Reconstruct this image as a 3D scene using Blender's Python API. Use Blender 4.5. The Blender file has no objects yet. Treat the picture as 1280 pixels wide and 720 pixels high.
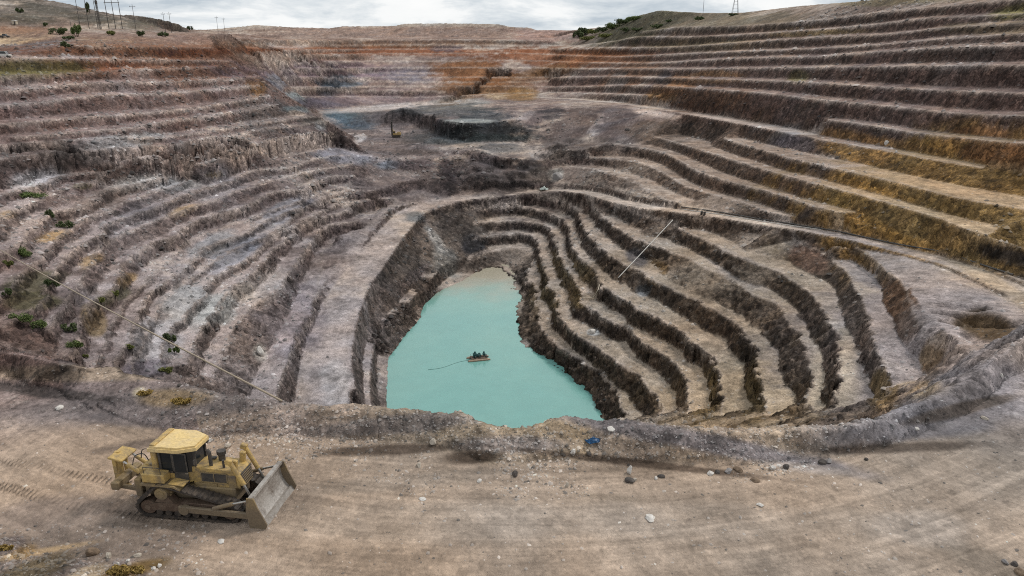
import bpy, bmesh, math, random
import numpy as np
from mathutils import Vector, Matrix, Euler
from mathutils.geometry import delaunay_2d_cdt

random.seed(7); rng = np.random.default_rng(11)
scene = bpy.context.scene
COL = scene.collection

# ------------------------------------------------------------------ camera model
F = 853.333; HOR = 86.0; CAMZ = 20.0
PITCH = math.atan((360-HOR)/F); SP, CP = math.sin(PITCH), math.cos(PITCH)
def ray(u, v):
    w = -(v-360)/F
    return ((u-640)/F, CP+w*SP, -SP+w*CP)
def at_d(u, v, d):
    x, y, z = ray(u, v); return (x*d, y*d, CAMZ+z*d)
def at_z(u, v, z):
    dz = ray(u, v)[2]; d = (z-CAMZ)/dz; return at_d(u, v, d)
def project(P):
    x, y, z = P[..., 0], P[..., 1], P[..., 2]-CAMZ
    dep = y*CP-z*SP; up = y*SP+z*CP
    return 640+F*x/dep, 360-F*up/dep, dep

# ------------------------------------------------------------------ vector noise
def _hash(ix, iy, iz, seed):
    h = (ix*np.uint32(374761393) + iy*np.uint32(668265263) + iz*np.uint32(2147483647) + np.uint32((seed*974711+12345) & 0xffffffff))
    h = (h ^ (h >> np.uint32(13)))*np.uint32(1274126177)
    h = h ^ (h >> np.uint32(16)); h = h*np.uint32(2246822519); h = h ^ (h >> np.uint32(15))
    return (h & np.uint32(0xffff)).astype(np.float32)*(2/65535.0)-1
def vnoise(x, y, z, seed=0):
    sh = np.broadcast(x, y, z).shape
    def split(a):
        a = np.broadcast_to(np.asarray(a, np.float32), sh)
        f = np.floor(a); t = a-f
        return f.astype(np.int32).astype(np.uint32), t*t*(3-2*t)
    ix, fx = split(x); iy, fy = split(y); iz, fz = split(z)
    one = np.uint32(1)
    def lx(a, b): 
        p = _hash(ix, a, b, seed); return p+(_hash(ix+one, a, b, seed)-p)*fx
    def ly(b):
        p = lx(iy, b); return p+(lx(iy+one, b)-p)*fy
    p = ly(iz)
    if np.ndim(z) == 0: return p
    return p+(ly(iz+one)-p)*fz
def fbm(x, y, z, lam, octv=4, gain=.5, seed=0):
    s = 0; a = 1.0; k = 1.0/lam
    for i in range(octv):
        s = s+a*vnoise(x*k, y*k, (z*k if np.ndim(z) else 0.0), seed+i*17); a *= gain; k *= 2.03
    return s
def ridged(x, y, z, lam, octv=4, gain=.5, seed=0):
    s = 0; a = 1.0; k = 1.0/lam
    for i in range(octv):
        s = s+a*(1-2*np.abs(vnoise(x*k, y*k, (z*k if np.ndim(z) else 0.0), seed+i*17))); a *= gain; k *= 2.1
    return s
def sstep(a, b, x):
    t = np.clip((x-a)/(b-a), 0, 1); return t*t*(3-2*t)

# ------------------------------------------------------------------ traced bench lines
PTS = []                                   # world xyz samples that the terrain passes through
AUX = []                                   # back edges of benches: (x, y, z, bench width, line number)
LINE = []; NLINE = [0]
STEP = 0.0075                              # sample spacing in (theta, ln r)
def densify(P):
    P = [tuple(p) for p in P]; out = []
    for a, b in zip(P, P[1:]):
        sa = (math.atan2(a[0], a[1]), math.log(max(1, math.hypot(a[0], a[1]))))
        sb = (math.atan2(b[0], b[1]), math.log(max(1, math.hypot(b[0], b[1]))))
        n = max(1, int(math.hypot(sa[0]-sb[0], sa[1]-sb[1])/STEP))
        out += [tuple(a[k]+(b[k]-a[k])*i/n for k in range(3)) for i in range(n)]
    return out+[P[-1]]
def dense(P):
    NLINE[0] += 1; n0 = len(PTS); PTS.extend(densify(P))
    while len(LINE) < len(PTS): LINE.append(NLINE[0] if len(LINE) >= n0 else -1)
def back(P, w, dz=.25, c=(0, 190)):          # the foot of the next face, a bench width behind the crest just added
    D_ = densify(P); AUX.extend(zip(D_, outward(D_, w, dz, c), [NLINE[0]]*len(D_)))
def catmull(N, sub=5):
    N = [tuple(map(float, n)) for n in N]
    if len(N) < 3: return N
    E = [N[0]]+N+[N[-1]]; out = []
    for i in range(1, len(E)-2):
        p0, p1, p2, p3 = E[i-1:i+3]
        for j in range(sub):
            t = j/sub
            out.append(tuple(.5*(2*b+(c-a)*t+(2*a-5*b+4*c-d)*t*t+(-a+3*b-3*c+d)*t**3) for a, b, c, d in zip(p0, p1, p2, p3)))
    out.append(N[-1]); return out
def crop(u0, v0, pts): return [(u0+x/4, v0+y/4)+tuple(r) for x, y, *r in pts]
W = -50.0
CUM = [1, 2, 3, 4, 5, 6, 6.9, 7.75, 8.5]
def S_of(y): return float(np.interp(y, [90, 140, 270], [4.25, 3.8, 3.6]))
def lev(u, v, k, dz=0.0):                  # bench k of the lower pit: height drifts a little along the pit
    y = 150
    for _ in range(12):
        z = W+S_of(y)*CUM[k]+dz; p = at_z(u, v, z); y = .5*y+.5*p[1]
    return p
ENDS = {}; EDGE = []                       # EDGE: crests that carry a pale windrow of dust and broken rock
def bench(k, pts, dz=0.0):
    P = [lev(u, v, k, dz) for u, v in catmull(pts)]; dense(P); ENDS.setdefault(k, P[-1]); EDGE.append(P); return P
C3 = lambda p: crop(640, 340, p); C4 = lambda p: crop(960, 340, p); B7 = lambda p: crop(640, 160, p); B8 = lambda p: crop(960, 160, p)
C2 = lambda p: crop(320, 340, p); B6 = lambda p: crop(320, 160, p)

# right-hand pit wall: crest and toe of each bench face, far end first
crests = {
 0: C2([(1060+80, -60)])[:0]+B6([(1060, 655), (1120, 628)])+B7([(0, 600), (60, 605), (95, 630), (105, 650)])+C3([(60, 40), (110, 60), (125, 160), (150, 260), (180, 320), (240, 380), (330, 440), (430, 500), (520, 600), (575, 720)]),
 1: B6([(1080, 560), (1160, 540)])+B7([(0, 528), (50, 530), (100, 545), (135, 575), (135, 610), (140, 650)])+C3([(165, 0), (185, 70), (225, 140), (240, 230), (300, 290), (380, 345), (430, 380), (560, 470), (640, 520), (700, 590), (745, 650), (750, 720)]),
 2: B6([(1090, 480), (1180, 468)])+B7([(0, 464), (40, 465), (140, 480), (195, 505), (205, 560), (235, 640)])+C3([(280, 0), (320, 60), (345, 120), (350, 155), (410, 190), (500, 250), (590, 290), (650, 340), (740, 400), (820, 460), (870, 530), (888, 600), (875, 720)]),
 3: B6([(1040, 415), (1180, 400)])+B7([(0, 392), (40, 394), (120, 405), (200, 435), (260, 470), (285, 510), (295, 570), (330, 640)])+C3([(420, 0), (440, 50), (465, 80), (560, 140), (640, 190), (740, 234), (850, 302), (930, 366), (1000, 430), (1040, 500), (1040, 580), (1040, 720)]),
 4: B7([(0, 335), (90, 340), (190, 355), (280, 385), (330, 420), (350, 470), (425, 575), (500, 640), (570, 685)])+C3([(650, 0), (720, 50), (850, 110), (960, 170), (1060, 220), (1140, 270), (1195, 350), (1228, 450), (1235, 560), (1260, 720)]),
 5: B7([(265, 318), (370, 350), (395, 390), (470, 460), (540, 510), (620, 555), (740, 600), (850, 640), (950, 690)])+C3([(1030, 0), (1120, 50), (1210, 120)])+C4([(0, 130), (70, 190), (120, 270), (180, 350), (208, 440), (212, 560), (205, 720)]),
 6: B7([(505, 388), (620, 430), (750, 475), (840, 502), (960, 560), (1100, 630), (1200, 670)])+C4([(60, 0), (130, 50), (200, 100), (260, 170), (315, 260), (365, 330), (360, 420), (340, 500), (345, 600), (315, 720)]),
 7: B7([(890, 440), (980, 460), (1060, 472), (1200, 510)])+B8([(0, 530), (100, 550), (130, 570), (200, 600), (290, 640), (350, 680)])+C4([(390, 0), (420, 60), (470, 140), (500, 220), (522, 310), (545, 420), (600, 490), (592, 600), (550, 670)]),
 8: B8([(335, 585), (430, 600), (490, 630), (550, 680)])+C4([(592, 0), (660, 50), (700, 130), (740, 220), (800, 320), (872, 390), (885, 470), (800, 535)]),
}
toes = {
 1: B6([(1160, 590)])+B7([(0, 580), (50, 575), (105, 600), (112, 640), (120, 690)])+C3([(145, 20), (152, 120), (195, 200), (212, 260), (240, 315), (330, 400), (400, 450), (480, 520), (560, 595), (620, 655), (660, 725)]),
 2: B6([(1170, 520)])+B7([(0, 512), (50, 512), (125, 525), (180, 548), (185, 600), (202, 660)])+C3([(225, 0), (250, 60), (280, 130), (300, 190), (320, 232), (400, 272), (490, 335), (560, 355), (620, 405), (690, 465), (760, 535), (820, 605), (838, 660), (838, 720)]),
 3: B6([(1160, 450)])+B7([(0, 440), (40, 437), (125, 455), (205, 482), (245, 520), (272, 560), (276, 620), (310, 690)])+C3([(335, 20), (385, 70), (430, 118), (452, 155), (512, 194), (545, 230), (620, 276), (740, 330), (850, 390), (900, 440), (960, 492), (985, 535), (1000, 600), (1000, 720)]),
 4: B7([(40, 375), (190, 400), (290, 440), (338, 540), (360, 600), (420, 670)])+C3([(500, 20), (600, 88), (690, 122), (760, 172), (870, 242), (1000, 312), (1060, 335), (1130, 420), (1170, 500), (1188, 600), (1190, 720)]),
 5: B7([(285, 352), (350, 392), (385, 430), (430, 500), (500, 562), (590, 622), (650, 652), (720, 690)])+C3([(760, 18), (850, 72), (940, 115), (1060, 172), (1140, 215), (1230, 285)])+C4([(0, 335), (50, 425), (85, 540), (125, 600), (130, 720)]),
 6: B7([(510, 440), (600, 492), (690, 545), (790, 562), (900, 622), (1000, 662)])+C3([(1080, 0), (1190, 60)])+C4([(0, 82), (80, 132), (150, 202), (200, 282), (240, 352), (272, 420), (290, 500), (275, 600), (290, 720)]),
 7: B7([(890, 495), (940, 500), (1050, 542), (1150, 602), (1220, 642)])+B8([(10, 645), (90, 662), (150, 702)])+C4([(190, 0), (280, 42), (340, 100), (362, 190), (400, 270), (450, 372), (470, 470), (500, 545), (530, 620), (525, 680)]),
 8: B8([(345, 612), (400, 642), (470, 692)])+C4([(512, 0), (565, 60), (580, 160), (640, 262), (690, 362), (755, 432), (770, 520), (740, 560)]),
}
for k, p in crests.items(): bench(k, p)
for k, p in toes.items(): bench(k-1, p, .35); EDGE.pop()
# shoreline and lake bed
shore = [(487, 530), (484, 500), (486, 475), (487, 450), (495, 437), (505, 422), (525, 400), (528, 388), (540, 372), (557, 362), (580, 352), (596, 341), (606, 336), (620, 332), (634, 332), (643, 345), (640, 362), (650, 372), (646, 388), (651, 410), (653, 436), (664, 448), (680, 450), (692, 458), (715, 473), (724, 482), (742, 500), (757, 522), (764, 540)]
dense([at_z(u, v, W-.15) for u, v in catmull(shore)])
dense([at_z(u, v, W-5) for u, v in [(510, 520), (510, 480), (520, 445), (545, 405), (575, 378), (605, 358), (622, 352), (630, 375), (632, 420), (645, 455), (690, 475), (720, 505), (735, 530)]])
# ledge on the left shore, then the toe of the cliff above the water on the right
dense([at_z(u, v, -49.1) for u, v in catmull(C2([(640, 720), (605, 620), (600, 540), (602, 440), (625, 350), (685, 305), (745, 245), (792, 195), (832, 150), (880, 95), (940, 40), (1000, 5)]))])
dense([at_z(u, v, -49.4) for u, v in catmull(B6([(1130, 690), (1200, 680)])+C3([(20, 40), (60, 100), (62, 170), (50, 260), (90, 350), (180, 425), (260, 490), (335, 555), (400, 610), (470, 710)]))])
L0 = [at_z(u, v, -45.3) for u, v in catmull(C2([(600, 720), (575, 640), (572, 540), (582, 440), (602, 335), (642, 272), (702, 222), (762, 162), (802, 112), (872, 50), (905, 0)])+[(556, 330)])]; dense(L0)
dense([at_z(u, v, -45.0) for u, v in catmull(C2([(560, 720), (535, 600), (530, 470), (547, 350), (572, 300), (615, 250), (685, 182), (745, 112), (795, 60), (830, 10)]))])
dense([at_z(u, v, -41.5) for u, v in catmull(C2([(500, 600), (492, 500), (490, 420), (505, 330), (525, 250), (560, 190), (602, 132), (682, 88), (742, 30), (775, 0)])+[(525, 318)])])
# the ramp down the left side: inner edge, outer edge
ramp_in = [(436, 530, -43), (433, 510, -42.3), (431, 480, -41.3), (431, 450, -40.4), (435, 420, -39.7), (441, 392, -38.9), (452, 372, -38.1), (464, 350, -37.2), (478, 325, -36.2), (495, 300, -35.1), (512, 278, -34), (532, 265, -33), (570, 252, -31.9), (602, 246.5, -31.7), (640, 243.5, -31.8), (672, 241, -30.8)]
ramp_out = [(365, 530, -42.6), (372, 505, -42), (378, 470, -41.1), (384, 440, -40.2), (398, 405, -39.1), (412, 372, -37.8), (424, 345, -36.8), (440, 337, -36.2), (460, 312, -35), (482, 287, -33.8), (496, 272, -33), (506, 262, -32.6), (545, 250, -32.2), (590, 244, -31.6), (625, 241, -31.2), (660, 238, -30.2)]
for L in (ramp_in, ramp_out): dense([at_z(u, v, z) for u, v, z in catmull(L)])
# main haul road down the right side
road_lo = [(685, 240, -29.9), (710, 241, -28.6), (740, 246, -26.6), (780, 257, -24), (815, 263, -22.6), (860, 268, -20.8), (915, 275, -19.8), (960, 283, -19), (1005, 289, -18.2), (1045, 296, -17.3), (1100, 308, -16.4), (1160, 323, -15.4), (1200, 337, -14.7), (1235, 358, -14), (1280, 388, -13)]
road_hi = [(680, 236, -29.6), (700, 234.5, -28.4), (740, 238, -26.3), (780, 249, -23.7), (812, 256, -22.5), (850, 260, -21), (905, 268, -19.9), (960, 277, -18.9), (1035, 288, -17.4), (1110, 305, -16.2), (1185, 319, -15), (1215, 328, -14.5), (1272, 347, -13.4), (1300, 356, -12.9)]
for L in (road_lo, road_hi): dense([at_z(u, v, z) for u, v, z in catmull(L)])
# spoil slope between the road and the last bench, with the pit hole
dense([at_z(u, v, z) for u, v, z in catmull([(1290, 402, -11), (1255, 395, -12), (1225, 372, -13.6), (1190, 352, -14.3)])])
dense([at_z(u, v, z) for u, v, z in catmull([(1135, 360, -14.4), (1165, 395, -13.2), (1195, 428, -10.8), (1212, 446, -7.6), (1185, 472, -5)])])
for u, v, z in [(1212, 410, -15), (1222, 420, -15.4), (1236, 418, -14.8), (1228, 398, -14.6), (1218, 390, -12.9), (1240, 391, -12.6), (1252, 402, -11.8), (1256, 415, -10.2), (1246, 425, -10), (1225, 432, -10.8), (1208, 425, -12), (1208, 400, -13)]: PTS.append(at_z(u, v, z))
# near berm and near haul road
berm = [(-140, 418), (-60, 430), (0, 440), (100, 458), (200, 480), (290, 500), (350, 510), (420, 514), (490, 516), (555, 520), (585, 527), (612, 539), (640, 542), (668, 540), (695, 528), (740, 531), (780, 535), (860, 541), (960, 542), (1060, 537), (1120, 519), (1180, 492), (1240, 455), (1285, 420), (1340, 375)]
def bz(u):
    return 1.15-.55*math.exp(-((u-640)/26)**2)+.15*math.sin(u*.031)+.1*math.sin(u*.083)
BERM = [at_z(u, v, bz(u)) for u, v in catmull(berm)]; dense(BERM)
dense([(p[0]*1.018, p[1]*1.018, p[2]-.02) for p in BERM])
dense([(p[0]*1.11, p[1]*1.11, p[2]-2.6) for p in BERM if p[0] < 24])
mid = [(-140, 445), (-60, 455), (0, 463), (60, 485), (120, 508), (190, 530), (280, 540), (380, 543), (500, 549), (560, 557), (600, 570), (640, 573), (700, 571), (800, 572), (900, 573), (960, 572), (1060, 562), (1120, 546), (1190, 515), (1240, 484), (1290, 445), (1340, 402)]
toe = [(-140, 456), (-60, 464), (0, 474), (60, 500), (120, 524), (190, 548), (280, 556), (380, 564), (450, 570), (500, 577), (560, 581), (620, 588), (700, 586), (800, 585), (900, 582), (960, 579), (1060, 572), (1120, 555), (1190, 523), (1240, 493), (1290, 455), (1340, 412)]
dense([at_z(u, v, .24) for u, v in catmull(mid)])
dense([at_z(u, v+2.5, .17) for u, v in catmull(mid)])
dense([at_z(u, v, 0) for u, v in catmull(toe)])
for u in range(-120, 1420, 45):              # the road itself, gently uneven
    for v in (596, 612, 632, 655, 680, 706, 735):
        if v > np.interp(u, [0, 160, 200, 540, 1000, 1100, 1200, 1300], [510, 560, 575, 594, 592, 585, 545, 480]) and (u > 190 or v < 655): PTS.append(at_z(u, v, .04*math.sin(u*.02+v*.05)))
for u in range(-120, 200, 30):
    for v in (540, 560, 580, 600, 620, 640):
        if v > np.interp(u, [-120, 0, 200], [475, 505, 575]): PTS.append(at_z(u, v, .04*math.sin(u*.05+v*.03)))
for x in range(-60, 61, 6):
    for y in (6, 12, 17, 22): PTS.append((x*(.4+y/30), y, 0.0))
for x, y in [(30, 24), (40, 33), (47, 40), (-34, 34), (-48, 40), (-60, 44), (-30, 28), (-22, 26)]: PTS.append((x, y, 0.0))
for u, v, z in [(0, 684, .75), (20, 690, .7), (60, 700, .6), (100, 706, .45), (150, 712, .35), (0, 674, .1), (60, 690, .1), (120, 702, .05), (-60, 690, 1.2), (0, 720, 1.3), (80, 725, .9), (150, 730, .5)]: PTS.append(at_z(u, v, z))
# right of the frame: foot of the upper wall round the bend of the road
for x, y, z in [(46, 40, -.6), (52, 50, -2.6), (58, 60, -5), (64, 72, -8), (70, 83, -10.8), (60, 54, -4), (68, 70, -8.4), (76, 86, -11.5)]: PTS.append((x, y, z))
FOOT = [(92, 122, -12.5), (89, 106, -11.5), (85, 88, -9), (77, 62, -4.5), (66, 36, -.6), (53, 10, 0)]
dense(FOOT); dense([(x*1.12+3, y, z+9) for x, y, z in FOOT]); dense([(x*1.6+10, y, z+22) for x, y, z in FOOT])
# hidden near wall of the pit, below the berm
for k in range(8):
    ex, ey, ez = ENDS[k]; y0 = 120-82*(k+1)/9.6; z = W+4.3*CUM[k]
    P = [(ex*.8, ey*.5+(y0+4)*.5, z), (ex*.3, y0+1, z), (0, y0, z), (-20, y0+4, z), (-32-k*1.5, y0+12, z)]
    Q = catmull(P); dense(Q); dense([(x, y-3.4, zz+.2) for x, y, zz in Q])
dense([(20, 121, W), (10, 118, W), (-5, 117, W), (-20, 121, W), (-26, 128, W)]); PTS.append((0, 150, W-7)); PTS.append((0, 180, W-7))

# ---------------- upper walls
def outward(P, w, dz=.25, c=(0, 190)):
    out = []
    for i, p in enumerate(P):
        a = P[max(0, i-2)]; b = P[min(len(P)-1, i+2)]
        tx, ty = b[0]-a[0], b[1]-a[1]; L = math.hypot(tx, ty) or 1
        nx, ny = ty/L, -tx/L
        if nx*(p[0]-c[0])+ny*(p[1]-c[1]) < 0: nx, ny = -nx, -ny
        out.append((p[0]+nx*w, p[1]+ny*w, p[2]+dz))
    return out
def resamp(P, n=60):
    P = np.array(P); s = np.r_[0, np.cumsum(np.linalg.norm(np.diff(P, axis=0), axis=1))]
    t = np.linspace(0, s[-1], n); return [tuple(np.interp(q, s, P[:, k]) for k in range(3)) for q in t]
def fz(v): return SP+(v-360)/F*CP
def smooth(P, n=3):
    P = np.array(P)
    for _ in range(n): P[1:-1] = .25*P[:-2]+.5*P[1:-1]+.25*P[2:]
    return [tuple(p) for p in P]
# right wall: (X at the near end, cap on depth at the far end, tread width, nodes)
TW = {
 'T1': (172, 720, 5.3, [(800, 40), (855, 34), (915, 33), (960, 30), (1035, 24), (1085, 17), (1165, 9), (1230, 3), (1330, -8)]),
 'T2': (165, 715, 5.3, [(735, 56), (765, 52), (800, 46), (870, 46), (960, 41), (1010, 38), (1090, 31), (1145, 24), (1225, 20), (1280, 17), (1350, 12)]),
 'T3': (158, 690, 5.3, [(318, 63), (400, 62), (500, 62), (640, 61), (700, 61), (765, 60), (840, 59), (915, 54), (960, 51), (1035, 46), (1095, 44), (1150, 38), (1200, 33), (1280, 29), (1350, 25)]),
 'T4': (151, 672, 5.3, [(318, 69), (400, 68), (500, 67.5), (640, 67), (700, 69), (770, 71), (860, 67), (960, 63), (1035, 60), (1100, 56), (1160, 50), (1280, 42), (1350, 39)]),
 'T5': (144, 650, 5.3, [(320, 77), (400, 77), (560, 77), (640, 76), (720, 78), (815, 79), (880, 75), (960, 72), (1022, 71), (1090, 65), (1135, 63), (1185, 59), (1280, 57), (1350, 55)]),
 'T6': (137, 630, 5.3, [(326, 85), (450, 85), (560, 85), (660, 85), (730, 86), (802, 86), (880, 86), (960, 85), (1040, 84), (1150, 82.5), (1280, 81.5), (1350, 81)]),
 'T7': (130, 610, 5.3, [(330, 96), (450, 97), (560, 97), (640, 97), (700, 97), (760, 96), (855, 98), (960, 101), (1045, 105), (1100, 109), (1170, 113), (1280, 117), (1350, 120)]),
 'T8': (123, 590, 5.3, [(340, 109), (450, 109), (560, 108), (640, 108), (700, 109), (800, 107), (862, 110), (910, 113), (960, 117), (1000, 122), (1035, 126), (1110, 133), (1175, 140), (1225, 144), (1280, 145), (1350, 148)]),
 'T9': (116, 570, 12.0, [(360, 121), (450, 121), (520, 122), (570, 120), (640, 117), (700, 116), (740, 117), (800, 119), (860, 123), (910, 128), (960, 134), (1000, 145), (1080, 155), (1135, 165), (1200, 172), (1240, 177), (1290, 180), (1350, 184)]),
}
def tline(X, cap, w, nodes):
    P = []
    for u, v in catmull(nodes):
        dX = 1e9 if u < 690 else None
        x, y, z = ray(u, v)
        if u < 690: d = float(np.interp(u, [300, 460], [440, cap]))   # the far wall swings round to meet the left wall
        else:
            # plan line x = X - .05*(y-100):  d*x + .05*(d*y-100) = X
            d = (X+5)/(x+.05*y) if x+.05*y > .02 else 1e9
            d = (d**-3+cap**-3)**(-1/3.)
        P.append(at_d(u, v, d))
    P = smooth(resamp(P, 160), 4); EDGE.append(P)
    dense(P); back(P, w, 1.15)
    return P
TL = {k: tline(*v) for k, v in TW.items()}
# lower yellow benches of the right wall, at their own levels
TZ = {
 'T10': (-1.5, 14.0, [(1003, 166), (1020, 173), (1100, 187), (1160, 199), (1210, 207), (1280, 217), (1350, 228)]),
 'T11': (-5.8, 14.0, [(905, 173), (925, 180), (960, 189), (998, 200), (1060, 214), (1135, 232), (1210, 250), (1280, 261), (1350, 274)]),
 'T12': (-9.2, 14.0, [(815, 170), (865, 184), (910, 198), (960, 213), (1010, 227), (1085, 247), (1135, 261), (1185, 277), (1225, 292), (1280, 308), (1350, 330)]),
}
def zslope(z0, P, far): return P
for k, (z, w, nodes) in TZ.items():
    P = []
    for u, v in catmull(nodes):
        zz = z-(max(0, 1000-u)/1000)*9; P.append(at_z(u, v, zz))
    P = smooth(resamp(P, 110), 2); TL[k] = P; EDGE.append(P); dense(P); back(P, w, .6)
for w, nodes in [
   (9.0, [(765, 181, -14.5), (790, 183, -14), (835, 193, -13.8), (865, 211, -14.2), (902, 224, -13.9), (960, 240, -13.5), (1010, 255, -13), (1065, 271, -12.6), (1115, 286, -12.2), (1160, 299, -11.9), (1200, 312, -11.6)]),
   (9.0, [(735, 196, -18.8), (790, 201, -17.8), (815, 209, -17.8), (855, 231, -18), (890, 243, -17.6), (927, 253, -17.2), (960, 265, -16.8), (990, 272, -16.4)]),
   (8.0, [(707, 208, -22.8), (740, 211, -21.6), (765, 218, -21.2), (790, 227, -20.8), (815, 241, -20.6), (842, 254, -20)])]:
    P = smooth(resamp([at_z(u, v, z) for u, v, z in catmull(nodes)], 90), 2); EDGE.append(P); dense(P); back(P, w, .15)
# haul road half way up, running to the junction, and the spoil face below it
UR = [(640, 123, 540), (695, 123, 510), (765, 129, 440), (815, 136, 384), (860, 143, 338), (905, 151, 296), (960, 161, 257), (992, 168, 235)]
P = smooth(resamp([at_d(u, v, d) for u, v, d in catmull(UR)], 90), 2); dense(P); URP = outward(P, 4.5, .1); dense(outward(P, 9, .3))
dense([at_z(u, v, z) for u, v, z in catmull([(640, 178, -17.5), (665, 185, -18), (700, 192, -18), (735, 186, -15.5), (765, 176, -12.5)])])
# skyline of the right wall (grassy rim) and the plain behind it
SK = [(690, 43, 800), (715, 38, 790), (760, 33, 740), (790, 22, 690), (815, 15, 640), (827, 13, 610), (865, 15.5, 560), (915, 16.5, 500), (940, 15.5, 500), (960, 12, 475), (1010, 6.5, 415), (1080, 1, 345), (1160, -8, 292), (1330, -30, 238)]
P = [at_d(u, v, d) for u, v, d in catmull(SK)]; dense(P); dense([(x*1.25, y*1.25, z+1) for x, y, z in P]); dense([(x*2.5, y*2.5, z-6) for x, y, z in P])
# far wall: extra lines, plateau, far dumps
for v, d, w, u0, u1 in [(50, 712, 14, 225, 690), (57, 700, 5, 225, 720), (91.5, 620, 5, 330, 560), (103, 600, 4, 400, 700), (115, 578, 4, 420, 560)]:
    P = [at_d(u, v+.6*math.sin(u*.02+v), float(np.interp(u, [225, 300, 460], [620, 480, d]))) for u in range(u0, u1, 8)]; EDGE.append(P); dense(P); back(P, w, 1.4)
FK = [(236, 38), (262, 37), (300, 33), (320, 31), (360, 34), (418, 35.5), (428, 33), (495, 32.5), (506, 29.5), (560, 29), (622, 30), (636, 34), (658, 34), (668, 37.5), (715, 38)]
P = [at_d(u, v, 860) for u, v in FK]; dense(P); dense([(x*1.3, y*1.3, z) for x, y, z in P]); dense([(x*3, y*3, z-12) for x, y, z in P])
dense([at_d(u, 47, 790) for u in range(240, 720, 12)])
# ---------------- left wall
MW = .5
def plane_d(u, v):
    x, y, z = ray(u, v); return (60+MW*55.5)/(-z+MW*(-x+.07*y))
def qline(nodes, w=3.6, flat=.75):
    N = catmull(nodes); z = [at_d(u, v, plane_d(u, v))[2] if len(n) == 0 else n[0] for u, v, *n in N]
    zb = sum(z)/len(z); P = []; lev_ok = min(fz(n[1]) for n in N) > .075
    for (u, v, *n), zi in zip(N, z):
        if n: P.append(at_z(u, v, n[0])); continue
        f = -ray(u, v)[2]
        P.append(at_z(u, v, flat*zb+(1-flat)*zi) if lev_ok else at_d(u, v, plane_d(u, v)))
    P = smooth(resamp(P, 120), 3); dense(P)
    if w: back(P, w, .25 if lev_ok else .8)
    return P
QL = [
 ([(345, 500), (352, 470), (365, 440), (376, 415), (390, 385), (400, 355), (405, 315), (430, 300), (450, 296)], 3),
 ([(270, 470), (278, 452), (289, 417), (312, 386), (345, 364), (368, 335), (384, 312), (408, 283), (445, 276), (480, 262)], 3.2),
 ([(236, 455), (243, 440), (252, 414), (288, 362), (312, 346), (338, 318), (352, 304), (375, 286), (410, 270), (440, 262)], 3.2),
 ([(160, 478), (168, 455), (198, 383), (240, 345), (285, 316), (337, 293), (380, 262), (420, 250), (455, 241)], 3.6),
 ([(118, 470), (122, 445), (140, 400), (162, 372), (222, 313), (285, 283), (343, 262), (405, 240), (440, 231)], 3.6),
 ([(60, 415), (82, 372), (110, 335), (135, 303), (180, 282), (222, 266), (262, 252), (320, 231), (395, 213), (440, 205)], 3.6),
 ([(-30, 398), (10, 360), (40, 328), (60, 312), (95, 281), (180, 244), (222, 230), (262, 212), (330, 200), (400, 187), (425, 181)], 3.6),
 ([(-120, 330), (-40, 300), (0, 272), (40, 255), (75, 238), (120, 226), (175, 208), (250, 204), (310, 190), (380, 172), (420, 170)], 3),
 ([(-120, 238), (-40, 222), (5, 215), (50, 208), (120, 202), (170, 197), (220, 192), (260, 183), (320, 174), (380, 163), (418, 160)], 3.6),
 ([(-120, 192), (-40, 186), (0, 182), (88, 175), (150, 173), (210, 171), (260, 164), (320, 155), (375, 147), (395, 146)], 3.6),
 ([(20, 172), (95, 165), (160, 160), (210, 151), (260, 145), (320, 136), (345, 131)], 3.4),
 ([(-120, 160), (-40, 158), (0, 156), (50, 151), (95, 147), (125, 145), (180, 141), (250, 134), (320, 122), (335, 120)], 3.6),
 ([(-120, 134), (-40, 132), (0, 131), (60, 127), (120, 119), (200, 117), (260, 112), (325, 107)], 3.6),
 ([(-120, 118), (0, 114), (60, 108), (120, 104), (200, 102), (260, 100), (325, 96)], 3.6),
 ([(-120, 98), (0, 95), (100, 91), (170, 87), (240, 85), (275, 83)], 3.6),
 ([(-120, 76), (0, 74.5), (120, 74), (225, 75), (290, 76)], 4.5),
 ([(105, 58), (150, 58), (200, 59), (267, 59)], 4.5),
]
for n, w in QL:
    P = qline(n, w*1.6); EDGE.append(P)
def between(A_, B_, t):
    A_, B_ = resamp([(*n[:2], 0) for n in A_], 14), resamp([(*n[:2], 0) for n in B_], 14)
    return [(a[0]+(b[0]-a[0])*(t+.12*math.sin(a[0]*.05+k)), a[1]+(b[1]-a[1])*(t+.12*math.sin(a[0]*.05+k))) for k, (a, b) in enumerate(zip(A_, B_))]
for k in (2, 3, 4, 5, 6, 7, 8):              # lesser broken benches between the main ones
    P = qline(between(QL[k][0], QL[k+1][0], .5), 2.6); EDGE.append(P)
for nodes in ([(430, 297, -33.4), (470, 279, -32.4), (500, 256, -31.2)], [(405, 268, -29.8), (460, 252, -28.6), (500, 247, -29.9), (530, 238, -29.5)],
              [(440, 242, -25.6), (470, 237, -26.2), (500, 228, -25.6), (530, 224, -25.9), (548, 222, -25.5)], [(455, 226, -24.5), (480, 217, -23.5), (507, 214, -23.5)]):
    P = [at_z(u, v, z) for u, v, z in catmull(nodes)]; dense(P); back(P, 3.0, .2, (0, 215))
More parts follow.
